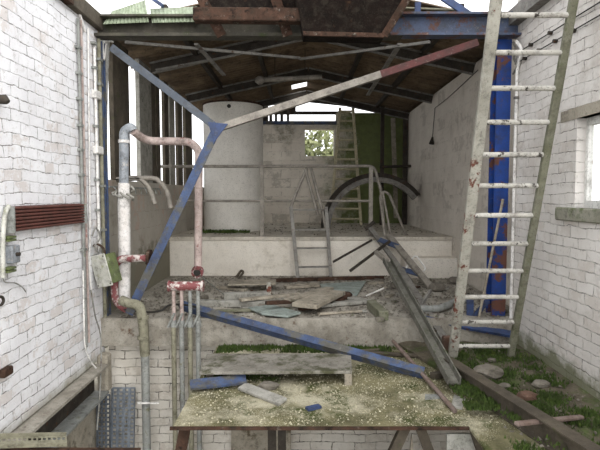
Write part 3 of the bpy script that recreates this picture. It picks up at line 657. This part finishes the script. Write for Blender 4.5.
stick('floor_joist', m_rust, PY(-6, 453.5, 3.1), PY(140, 453.5, 3.25), .06, .05, 'rusty brown beam crossing the bottom left corner of the photo', 'beam')

# ------------------------------------------------------------------ pipes, left
yq = 5.38
rt = thing('pipe', 'upright pipe, pale blue above and wrapped white below, left of the brace', 'pipe', PY(124, 300, yq))
MB().tube(fillet([PY(124, 184, yq), PY(124, 131, yq), PY(131, 127, yq), PY(133, 131, yq)], .06), .05, 12).build('upper_pipe', m_bluepipe, rt, label='pale blue upper length')
MB().tube([PY(124, 183, yq), PY(124, 205, yq), PY(124.5, 250, yq), PY(124, 303, yq-.05)], [.06, .066, .064, .066], 14).build('wrapping', m_wrap, rt, label='white wrapped lower length')
MB().tube([PY(124, 140, yq), PY(124, 143, yq)], .06, 12).build('collar', m_wrap, rt)
m = MB(); Rr = random.Random(4)
for k in range(7):
    a = k*.9; z = PY(124, 186+k*1.3, yq).z; cx = PY(124, 186, yq).x
    m.tube(smoothpath([V((cx+.075*math.cos(a), yq+.075*math.sin(a), z)), V((cx+.13*math.cos(a+.5), yq-.03+.06*math.sin(a), z-.04)), V((cx+.09*math.cos(a+1.2), yq+.08*math.sin(a+1), z-.07))], 3), .012, 5)
m.build('rag_tie', m_board, rt, label='tattered grey rag tied round the pipe')
yg = 5.6
rt = thing('pipe', 'pinkish grey pipe with a swan neck ending in an open flange', 'pipe', PY(198, 274, yg))
MB().tube(fillet([PY(133, 131, yq), PY(146, 141, yg), PY(190, 141.5, yg), PY(199, 150, yg), PY(198, 272, yg)], .12, 6), .044, 12).build('tube', m_pink, rt)
f0 = PY(198, 271, yg); flg = MB().tube([f0, f0+V((0, -.05, -.01))], .07, 14).build('flange', m_red, rt)
for k in range(4): bp = f0+V((.054*math.cos(k*1.57+.8), -.05, .054*math.sin(k*1.57+.8)-.01)); MB().cyl(bp, bp+V((0, -.014, 0)), .009, 6).build('bolt', m_dark, flg)
MB().tube([f0+V((0, -.045, -.01)), f0+V((0, -.05, -.01))], .02, 8).build('inner_ring', m_dark, flg); MB().tube([f0+V((0, -.05, -.01)), f0+V((0, -.056, -.01))], .04, 12).build('bore', m_black, rt)
rt = thing('pipe', 'red elbow pipe coming out of the wall behind the white pipe', 'pipe', PY(120, 300, 5.24))
MB().tube(fillet([PY(135, 311, 5.26), PY(124, 309, 5.24), PY(115, 300, 5.24), PY(114, 266, 5.24), PY(120, 259, 5.24), PY(148, 258, 5.24)], .1, 5), .04, 12).build('tube', m_red, rt)
flg = MB().tube([PY(148, 258, 5.24), PY(151, 258, 5.24)], .09, 14).build('flange', m_rust, rt); f0 = PY(148, 258, 5.24)
for k in range(4): bp = f0+V((-.012, .07*math.cos(k*1.57+.8), .07*math.sin(k*1.57+.8))); MB().cyl(bp, bp+V((.014, 0, 0)), .01, 6).build('bolt', m_dark, flg)
rt = thing('drain_pipe', 'lichen covered drain pipe bending over the slab edge and dropping', 'pipe', PY(146, 450, 5.12))
MB().tube(fillet([PY(121, 300, 5.12), PY(128, 303, 5.1), PY(140, 305, 5.08), PY(143.5, 325, 5.08), PY(145, 355, 5.12)], .14, 6), .05, 12).build('bend', m_grnpipe, rt)
q = PY(145, 352, 5.12); MB().tube([q, V((q.x, 5.12, GR))], .043, 12).build('tube', m_gpipe, rt)
for py in (316, 336): q = PY(143, py, 5.08); MB().tube([q, q+V((0, 0, -.03))], .06, 12).build('collar', m_grnpipe, rt)
q = PY(145, 401, 5.12); MB().bar(V((q.x-.06, 5.07, q.z)), V((q.x+.16, 5.07, q.z)), .02, .015).build('strap', m_cable, rt)
for pts, lb in (([(131, 178), (140, 179), (149, 188), (155, 204)], 'pale curved pipe end beside the blue pipe, nearer one'), ([(150, 178), (160, 182), (167, 192), (171, 208)], 'pale curved pipe end nearer the swan neck pipe')):
    MB().tube(smoothpath([V((XL, 5.75, PY(*pts[0], 5.75).z-.02))]+[PY(x, y, 5.75) for x, y in pts], 5), .028, 10).build('pipe_end', m_rail, label=lb, cat='pipe')
rt = thing('hook_rail', 'thin rail of small hooks along the left dwarf wall', 'rail', PX(112, 187, XL+.03))
a, b = PX(109, 187, XL+.03), PX(160, 189, XL+.03); a.z = b.z = .09
MB().bar(a, b, .012, .02).build('rail', m_gpipe, rt)
for k in range(9):
    p = a.lerp(b, (k+.5)/9); MB().tube([p, p+V((.03, 0, -.02)), p+V((.04, 0, -.08))], .008, 5).build('hook', m_gpipe, rt)
# red header drum with four valved drop pipes
yh = 5.04
rt = thing('header_drum', 'flaking red header drum with four drop pipes in front of the slab', 'pipe manifold', PY(185, 300, yh))
MB().tube([PY(170, 286, yh), PY(202, 286, yh)], .048, 16).build('drum', m_red, rt)
for px in (168.5, 201.5): MB().tube([PY(px, 286, yh), PY(px+2, 286, yh)], .058, 16).build('end_flange', m_red, rt)
for i, px in enumerate((173.5, 181.5, 190, 198)):
    p = PY(px, 290, yh); m = m_pink if i < 2 else m_gpipe
    d = MB().tube([p, V((p.x, yh, PY(px, 327, yh).z))], .02, 8).build('drop_pipe', m, rt)
    k = PY(px, 322, yh); MB().bar(k+V((-.05, -.02, -.05)), k+V((.02, -.04, .1)), .02, .02).build('valve_lever', m_gpipe, d)
    MB().tube([k+V((0, 0, .02)), k+V((0, 0, -.05))], .034, 10).build('valve_body', m_gpipe, d)
    q = PY(px, 326, yh); MB().tube([q, V((p.x-.01, yh+.02, GR))], .026, 10).build('lower_pipe', m_gpipe if i % 2 else m_grnpipe, d)
q0 = PY(200, 289, 5.1); MB().tube(smoothpath([PY(200, 275, 5.7), PY(212, 285, 6.0), PY(226, 296, 6.3)]), .008, 6).build('grey_cable', m_cableg, label='thin cable trailing from the swan neck flange to the rubble', cat='cable')
MB().tube(smoothpath([PY(120, 309, 5.22), PY(145, 312, 5.18), PY(160, 311, 5.16), PY(170, 305, 5.2), PY(186, 305, 5.22), PY(200, 308, 5.24)]), .011, 6).build('black_cable', m_black, label='black cable snaking along the left of the slab edge', cat='cable')

# ------------------------------------------------------------------ fallen blue angle and rubble on the slab
a = PZ(186, 307, ZD+.02); a = V((a.x, 5.5, ZD+.05)); a = PY(180, 303, 5.35); b = PZ(424, 371, ZPL+.07)
mb = MB(); mb.angle(a, b, .075, .012, up=(0, -.75, 1), flip=1); mb.build('steel_angle', m_blued, label='long chipped blue steel angle fallen across the slab edge', cat='beam')
rb_ = random.Random(5)
def rub(name, mat, p0, p1, w, h, label, cat='plank', up=(0, 0, 1), bevel=.006, z0=None):
    return MB().bar(p0, p1, w, h, up).build(name, mat, label=label, cat=cat, bevel=bevel)
def fl(px, py, dz=0): return PZ(px, py, ZD+dz)
def flat(name, mat, pts, dz, th, label, cat='sheet', tilt=0):
    poly = [fl(x, y, dz) for x, y in pts]; return MB().prism(poly, (0, 0, th)).build(name, mat, label=label, cat=cat, bevel=.003)
rub('board', m_wood, fl(229, 283, .09), fl(276, 282, .1), .35, .02, 'weathered board propped up on rubble at the platform foot', 'board')
rub('plank', m_board, fl(224, 296, .04), fl(268, 295, .04), .12, .08, 'thick grey plank lying under the propped board')
rub('post_stub', m_woodw, fl(269, 298), fl(269, 298)+V((0, 0, .2)), .06, .05, 'short white upright stub standing in the rubble', 'post', up=(0, 1, 0))
rub('plank', m_board, fl(196, 303, .035), fl(272, 304, .035), .1, .07, 'long grey plank lying parallel to the slab edge at left')
rub('rusty_bar', m_rust, fl(266, 303, .12), fl(308, 301, .07), .06, .04, 'rust red bar lying over the long grey plank', 'bar')
flat('sheet', m_sheet, [(248, 309), (272, 306), (301, 314), (288, 318), (262, 315)], .02, .02, 'greenish grey broken sheet by the slab edge', 'sheet')
flat('sheet', m_sheet, [(320, 285), (366, 282), (357, 296), (326, 297)], .008, .018, 'flat grey green sheet behind the tilted wooden box board', 'sheet')
rub('plank', m_wood, fl(304, 306, .1), fl(334, 292, .1), .3, .05, 'broad worn board tilted over the rubble at centre', 'board')
rub('plank', m_rust, fl(300, 308, .04), fl(330, 303, .035), .09, .06, 'rusty edged plank under the broad worn board')
rub('plank', m_board, fl(312, 306, .03), fl(371, 301, .02), .1, .04, 'thin grey plank reaching right from the rubble heap')
rub('board', m_rust, fl(270, 280.5, .03), fl(384, 277.5, .03), .03, .06, 'rust red strip along the foot of the platform', 'strip')
rub('plank', m_wood, fl(285, 287, .02), fl(318, 285, .02), .16, .035, 'pale plank lying along the platform foot below the steel ladder')
rub('plank', m_wood, fl(217, 287, .02), fl(246, 290, .02), .1, .035, 'short plank end left of the propped board')
rub('timber_block', m_woodg, fl(371, 304, .05), fl(384, 316, .05), .1, .1, 'greenish timber block with splintered end near the slab edge', 'block')
rub('rod', m_cable, fl(366, 296, .02), fl(384, 288, .16), .02, .02, 'thin pale rod poking from the rubble beside the fallen gangway', 'rod')
for i, (px, py, s, lb) in enumerate(((345, 299, .09, 'rusty brown lump on the thin grey plank'), (340, 303, .06, 'small rusty lump in front of the larger one'), (300, 297, .07, 'grey rubble lump left of the broad worn board'), (262, 308, .05, 'grey rubble lump beside the greenish broken sheet'), (396, 288, .09, 'dusty rubble lump right of the grey green sheet'),
    (437, 291, .11, 'pale rubble lump by the right inner wall'), (455, 283, .09, 'grey rubble lump at the foot of the right inner wall'), (380, 322, .05, 'small stone at the slab edge near the timber block'), (205, 299, .05, 'small stone behind the long grey plank'), (330, 300, .05, 'stone chip between the planks'))):
    p = fl(px, py); MB().stone(p+V((0, 0, s*.45)), s, s*.8, s*.75, i).build('rubble_lump', m_rust if i < 2 else m_stone, label=lb, cat='stone')
MB().tube(smoothpath([PY(232, 278, 7.9), PY(236, 277, 7.85), PY(241, 271, 7.85), PY(243, 273, 7.8), PY(238, 279, 7.8), PY(247, 280, 7.8)]), .02, 6).build('twisted_rag', m_wooddk, label='twisted dark scrap at the platform foot left of centre', cat='scrap')
stick('strap', m_dark, PY(333, 262, 7.5), PY(372, 240, 7.9), .035, .012, 'thin bent dark strap leaning on the platform front', 'strap', up=(0, -1, 0))
R9 = random.Random(9); chips = []
for i in range(46):
    x, y = (R9.gauss(.1, .75), R9.uniform(5.35, 7.8)) if i < 34 else (R9.uniform(1.0, 2.3), R9.uniform(6.2, 7.6))
    if not -1.9 < x < 2.35: continue
    s_ = R9.uniform(.03, .075); th = s_*R9.uniform(.25, .6)
    MB().slab((x, y, ZD+th/2), s_*R9.uniform(1.2, 3.2), s_*1.2, th, rz=R9.uniform(0, 3.1), jit=s_*.3, rnd=R9).build('rubble_chip', R9.choice((m_stone, m_board, m_wood, m_rust)), label='small broken chip of rubble strewn on the debris covered slab', cat='rubble', group='rubble chips strewn on the slab')
rub('plank', m_wood, fl(288, 300, .12), fl(330, 288, .1), .12, .03, 'narrow pale plank crossing behind the broad worn board')
rub('plank', m_board, fl(330, 292, .02), fl(360, 300, .02), .14, .03, 'grey plank end lying over the flat grey green sheet')
rub('plank', m_wood, fl(240, 300, .1), fl(300, 294, .09), .09, .03, 'pale plank bridging from the white stub to the heap')
rub('lath', m_woodg, fl(215, 311, .015), fl(290, 309, .015), .06, .03, 'greenish lath lying just behind the slab edge', 'lath')
rub('lath', m_wood, fl(318, 314, .015), fl(362, 311, .015), .05, .025, 'pale lath at the slab edge left of the timber block', 'lath')
# broken steps leaning on the platform
rt = thing('broken_stair', 'broken grey stair section leaning on the platform at right', 'stair', fl(412, 283))
a0, a1 = fl(411, 284), PY(369, 226, 7.97); b0, b1 = fl(432, 290), PY(388, 234, 7.9)
MB().chan(a0+V((0, 0, .03)), a1, .07, .04, .012, (0, -1, 1)).build('stringer', m_steelg, rt); MB().chan(b0+V((0, 0, .03)), b1, .09, .05, .012, (0, -1, 1)).build('stringer', m_rail, rt)
for t in (.25, .75): MB().bar(a0.lerp(a1, t), b0.lerp(b1, t), .09, .02, (0, -1, 1)).build('tread_bracket', m_blued, rt)
MB().bar(PY(350, 271, 7.3), PY(390, 241, 7.65), .03, .035).build('projecting_bar', m_dark, rt, label='dark bar sticking out to the left')
MB().tube(smoothpath([PY(406, 268, 7.3), PY(415, 256, 7.35), PY(421, 262, 7.3), PY(425, 268, 7.25), PY(424, 271, 7.2)]), .012, 6).build('bent_wire', m_cable, rt)
MB().tube([PY(366, 229, 7.95), PY(374, 222, 8.0)], .03, 8).build('tube_end', m_dark, rt)
# long gangway, slab to plate
g0, g1 = PY(387, 262, 6.5), PZ(454, 384, ZPL+.07); h0, h1 = PY(400, 268, 6.4), PY(447, 342, 4.95)
rt = thing('gangway', 'long fallen dull grey channel gangway sloping over the slab edge to the plate', 'gangway', g1)
MB().chan(g0, g1, .11, .07, .012, (0, .1, 1), False).build('channel', m_gang, rt)
MB().chan(h0, h1, .08, .07, .012, (0, .1, 1)).build('channel', m_steelg, rt)
for t in (.12, .38, .66): MB().bar(g0.lerp(g1, t)+V((0, 0, -.04)), h0.lerp(h1, t*1.25)+V((0, 0, -.04)), .05, .02).build('cross_bar', m_wooddk, rt)
MB().bar(PY(376, 252, 6.9), g0+V((0, 0, .01)), .05, .05).build('end_strut', m_rail, rt)
stick('prop', m_steelg, PY(431, 290, 5.7), PY(416, 313, 5.55), .03, .03, 'short dark prop standing beside the fallen gangway', 'prop')
p = h1; MB().box(p.x-.06, p.x+.05, p.y-.1, p.y-.02, ZPL, ZPL+.2).build('brick', m_brk, label='orange brick standing at the slab foot by the ladder', cat='brick', bevel=.008)
MB().tube(smoothpath([fl(420, 309, .04), fl(440, 308, .04), fl(458, 301, .04), fl(470, 300, .04)]), .04, 10).build('pipe_length', m_gpipe, label='pale grey pipe length lying right of the gangway', cat='pipe')
stick('steel_angle', m_blue, PY(418, 318, 5.3), PY(516, 335, 5.15), .09, .03, 'blue steel bar lying behind the foot of the tall ladder', 'bar', up=(0, -.4, 1))
rt = thing('bracket', 'blue triangular bracket at the foot of the blue column', 'bracket', PY(473, 325, 5.34))
MB().bar(PY(470, 327, 5.34), PY(470, 300, 5.34), .07, .03, (0, -1, 0)).build('upright', m_blue, rt); MB().bar(PY(470, 322, 5.34), PY(488, 300, 5.34), .05, .03, (0, -1, 0)).build('diagonal', m_blue, rt)

# ------------------------------------------------------------------ on the plate
def pf(px, py, dz=0): return PZ(px, py, ZPL+dz)
zb = ZPL+.1
rt = thing('low_bench', 'low grey bench slab on a short leg at the back of the plate', 'bench', pf(276, 380))
a, b, c_, d = PZ(199, 375, zb), PZ(352, 374, zb), PZ(351, 356, zb), PZ(207, 356, zb)
MB().prism([a, b, c_, d], (0, 0, .025)).build('top', m_bench, rt, bevel=.004)
e = V((b.x-.03, b.y+.02, ZPL)); MB().box(e.x-.03, e.x+.03, e.y-.01, e.y+.03, ZPL, zb).build('leg', m_wood, rt)
MB().box(a.x+.02, a.x+.08, a.y+.2, a.y+.26, ZPL, zb).build('leg', m_wood, rt)
MB().box(a.x+.04, b.x-.06, d.y-.04, d.y-.02, ZPL, zb).build('back_board', m_dark, rt)
mb = MB(); mb.bar(pf(190, 385, .05), pf(246, 379, .06), .12, .02, (0, -.3, 1)); mb.bar(pf(190, 385, .03), pf(246, 379, .04), .02, .05); mb.build('steel_piece', m_blued, label='short dark blue steel piece in front of the low bench', cat='bar')
MB().bar(pf(242, 386, .03), pf(283, 402, .02), .1, .025, (0, -.2, 1)).build('pale_plank', m_board, label='short pale plank lying on the gritty plate', cat='plank', bevel=.004)
MB().stone(pf(268, 386, .02), .09, .06, .04, 21).build('mortar_lump', m_stone, label='pale mortar lump beside the short pale plank', cat='stone')
MB().bar(pf(307, 409, .012), pf(320, 406, .012), .05, .02).build('blue_scrap', m_blue, label='small blue scrap lying on the gritty plate', cat='scrap')
pp, qq = pf(455, 411, .02), PY(393, 341, 5.12); MB().tube([pp, qq], .019, 8).build('pole', m_pole, label='red brown pole leaning from the plate onto the slab edge', cat='pole')
MB().prism([pf(425, 396), pf(440, 396), pf(440, 399), pf(425, 400)], (0, 0, .015)).build('scrap_strip', m_gpipe, label='grey metal strip beside the lower end of the red brown pole', cat='scrap')
MB().prism([pf(454, 396), pf(466, 400), pf(462, 410), pf(451, 408)], (0, 0, .012)).build('tile_fragment', m_board, label='grey tile fragment by the foot of the red brown pole', cat='tile')
for (a, b, w, lb) in (((360, 352), (420, 356), .05, 'thin dark lath at the slab foot behind the red brown pole'), ((330, 353), (380, 350), .04, 'thin dark lath at the slab foot right of the low bench')):
    rub('lath', m_wooddk, pf(*a, .02), pf(*b, .02), w, .03, lb, 'lath')
stick('timber_offcut', m_wooddk, pf(432, 376, .03), pf(455, 372, .03), .06, .05, 'dark timber offcut under the gangway end', 'timber')
# long channel between plate and grass strip
a, b = PZ(447, 358, ZG+.1), PZ(604, 455, ZG+.1)
mb = MB(); mb.bar(a, b, .1, .012); mb.bar(a, b, .012, .15, (0, 0, 1), -.075, -.0); mb.bar(a, b, .1, .012, (0, 0, 1), -.15)
mb.build('steel_channel', m_wooddk, label='long rusty grey steel channel lying from the ladder foot to the corner', cat='beam')
def gs(px, py, dz=0): return PZ(px, py, ZG+dz)
for i, (px, py, s, mt, lb) in enumerate(((488, 372, .13, m_stone, 'large flat grey stone on the mossy strip by the channel'), (541, 384, .07, m_stone, 'pale stone at the foot of the right brick wall'), (527, 396, .08, m_brk, 'orange brown stone in the moss beside the channel'), (505, 386, .05, m_stone, 'small grey stone in the middle of the mossy strip'), (492, 360, .04, m_stone, 'small grey stone behind the large flat one'))):
    MB().stone(gs(px, py, s*.3), s, s*.75, s*.5, 40+i).build('stone', mt, label=lb, cat='stone')
rub('stick', m_pole, gs(516, 424, .1), gs(582, 417, .02), .04, .025, 'broken pinkish stick pushed under the long steel channel', 'stick')

# ------------------------------------------------------------------ below the plate
mb = MB(); q = PY(186, 434, 3.5); q.z = ZPL-.04; mb.angle(q, q+V((-.38, 0, GR-q.z)), .08, .02, up=(0, -1, 0)); mb.build('support_bracket', m_rust, label='rusty slanting bracket under the left corner of the plate', cat='bracket')
for px, lb in ((272, 'dark steel post under the plate, left of the pair'), (282, 'dark steel post under the plate, right of the pair')):
    q = PY(px, 440, 4.3); MB().ibeam(V((q.x, 4.3, GR)), V((q.x, 4.3, ZPL-.02)), .07, .07, .01, (0, 1, 0)).build('steel_post', m_dark, label=lb, cat='post')
for i, (a, b, lb) in enumerate((((385, 470), (407, 432), 'dark slanting timber under the plate, left of the gap'), ((436, 470), (418, 432), 'dark slanting timber under the plate in the middle of the gap'), ((488, 470), (472, 433), 'dark slanting timber under the right end of the plate'))):
    p, q = PY(*a, 3.5), PY(*b, 3.5); q.z = ZPL-.03; p = q+(p-q)*((GR-q.z)/(p.z-q.z))
    stick('strut', m_wooddk, p, q, .07, .05, lb, 'strut', up=(0, -1, 0))
MB().prism([V((PY(385, 651, 3.62).x, 3.62, GR)), PY(412, 434, 3.62), V((PY(440, 651, 3.62).x, 3.62, GR))], (0, .02, 0)).build('pale_gap_filler', m_wood, label='added pale triangular board standing in for the lit gap under the plate edge', cat='board')  # added board: its pale colour stands in for the lit triangular gap
MB().prism([PY(447, 434, 3.62), PY(474, 434, 3.62), V((PY(470, 651, 3.62).x, 3.62, GR)), V((PY(440, 651, 3.62).x, 3.62, GR))], (0, .02, 0)).build('white_gap_filler', m_box, label='added white board standing in for the sky-lit gap under the plate edge', cat='board')  # added board: its white gives the brightness of the sky-lit gap
MB().box(-.75, -.1, 5.3, 5.38, GR, ZPL-.02).build('concrete_panel', m_conc, label='pale concrete panel against the lower rear wall beneath the plate', cat='panel')

# ------------------------------------------------------------------ moss, crumbs (nobody could count them)
def tufts(name, label, cat, area, n, size, mat, seed, zf, dens=None):
    R = random.Random(seed); mb = MB(); vs = []; fs = []
    cl = [(R.uniform(area[0], area[1]), R.uniform(area[2], area[3]), R.uniform(.5, 1)) for _ in range(max(4, n//160))]
    for i in range(n):
        cx, cy, cs = R.choice(cl); x = R.gauss(cx, .07*cs+.01); y = R.gauss(cy, .06*cs+.01)
        if not (area[0] < x < area[1] and area[2] < y < area[3]): continue
        z = zf(x, y); s = size*R.uniform(.5, 1.3); a = R.uniform(0, 6.28); l = R.uniform(-.6, .6); o = len(vs)
        dx, dy = math.cos(a)*s*.35, math.sin(a)*s*.35
        vs += [(x-dx, y-dy, z-.004), (x+dx, y+dy, z-.004), (x-dy*l*2+dx*.3, y+dx*l*2, z+s)]; fs.append((o, o+1, o+2))
    mb.add(vs, fs); mb.build(name, mat, label=label, cat=cat, kind='stuff')
tufts('moss', 'green moss growing on the strip beside the right wall', 'moss', (1.3, 2.24, 2.9, 5.1), 9000, .024, m_moss, 1, lambda x, y: ZG)
tufts('moss', 'green moss along the slab foot behind the plate', 'moss', (-.85, 1.5, 4.98, 5.19), 6000, .035, m_moss, 2, lambda x, y: ZPL)
tufts('moss', 'moss in front of the low bench', 'moss', (-.85, -.15, 4.05, 4.45), 1800, .018, m_moss, 3, lambda x, y: ZPL)
tufts('moss', 'moss between the gritty plate and the long channel', 'moss', (1.2, 1.45, 3.5, 4.2), 2500, .025, m_moss, 4, lambda x, y: ZG)
tufts('moss', 'moss at the foot of the silo', 'moss', (sc.x-.5, sc.x+.35, sc.y-.72, sc.y-.55), 1500, .05, m_moss, 5, lambda x, y: ZP)
def crumbs(name, label, area, n, size, mat, seed, z):
    R = random.Random(seed); mb = MB(); vs = []; fs = []
    for i in range(n):
        x, y = R.uniform(*area[:2]), R.uniform(*area[2:]); s = size*R.uniform(.4, 1.4)**1.5; o = len(vs); a = R.uniform(0, 6.3)
        for k in range(3): vs.append((x+s*math.cos(a+k*2.1), y+s*math.sin(a+k*2.1), z-.002))
        vs.append((x+s*R.uniform(-.4, .4), y+s*R.uniform(-.4, .4), z+s*R.uniform(.5, 1))); fs += [(o, o+1, o+3), (o+1, o+2, o+3), (o+2, o, o+3)]
    mb.add(vs, fs); mb.build(name, mat, label=label, cat='crumbs', kind='stuff')
crumbs('rubble_crumbs', 'pale crumbs scattered over the gritty plate', (-.87, 1.4, 3.4, 5.15), 3500, .008, m_crumb, 1, ZPL)
crumbs('rubble_crumbs', 'dusty crumbs scattered over the debris covered slab', (-2.0, 2.4, 5.25, 7.95), 4000, .016, m_stone, 2, ZD)
crumbs('rubble_crumbs', 'grit on the mossy strip beside the right wall', (1.3, 2.2, 2.6, 5.1), 350, .012, m_stone, 3, ZG)
crumbs('rubble_crumbs', 'grit on the raised platform floor', (-2.0, 2.4, 8.4, 11.8), 500, .018, m_stone, 4, ZP)

# ------------------------------------------------------------------ outside
def bush(c, r, n, size, mat, name, label, seed):
    R = random.Random(seed); rt = thing(name, label, 'bush', V((c.x, c.y, GR))); vs = []; fs = []
    for i in range(n):
        u = V((R.gauss(0, 1), R.gauss(0, 1), R.gauss(0, 1))).normalized()*R.uniform(.35, 1)**.6
        p = c+V((u.x*r[0], u.y*r[1], u.z*r[2])); a = V((R.gauss(0, 1), R.gauss(0, 1), R.gauss(0, 1))).normalized(); b = a.orthogonal().normalized()
        s = size*R.uniform(.6, 1.3); o = len(vs); vs += [p-a*s, p+b*s*.5, p+a*s, p-b*s*.5]; fs.append((o, o+1, o+2, o+3))
    MB().add(vs, fs).build('foliage', mat, rt)
    m = MB()
    for k in range(6): m.tube([V((c.x, c.y, GR)), c+V((R.uniform(-.5, .5)*r[0], R.uniform(-.5, .5)*r[1], R.uniform(-.2, .4)*r[2]))], [.05, .015], 6)
    m.build('stems', m_twig, rt)
bush(V((.5, 15, .2)), (1.6, 1.0, 1.9), 2400, .13, m_leaf, 'bush', 'yellow green bush seen through the opening in the back wall', 3)
bush(V((9.5, 12.5, -1.4)), (2.5, 2.5, 1.9), 2500, .12, m_twig, 'bush', 'greyish bush seen through the right hand window', 4)

# ------------------------------------------------------------------ light, sky, camera
w = bpy.data.worlds.new('overcast'); bpy.context.scene.world = w; w.use_nodes = True
bg = w.node_tree.nodes['Background']; bg.inputs[0].default_value = (.97, .98, 1.0, 1); bg.inputs[1].default_value = 1.5
sd = bpy.data.lights.new('soft_sun', 'SUN'); sd.energy = 1.7; sd.angle = math.radians(75); sd.color = (1, .98, .95)
so = bpy.data.objects.new('soft_sun', sd); C.objects.link(so); so.rotation_euler = V((-.5, 1, -.5)).to_track_quat('-Z', 'Y').to_euler()
cam = bpy.data.cameras.new('camera'); cam.sensor_width = 36; cam.lens = 36*F/600; cam.clip_end = 200
co = bpy.data.objects.new('camera', cam); C.objects.link(co); co.location = (0, 0, EYE); co.rotation_euler = (math.pi/2-TH, 0, 0)
sc_ = bpy.context.scene; sc_.camera = co
sc_.view_settings.view_transform = 'Standard'; sc_.view_settings.look = 'None'; sc_.view_settings.exposure = .62; sc_.view_settings.gamma = 1
for o in ALL:
    if '_w' in o: del o['_w']
if '_w' in wroot: del wroot['_w']
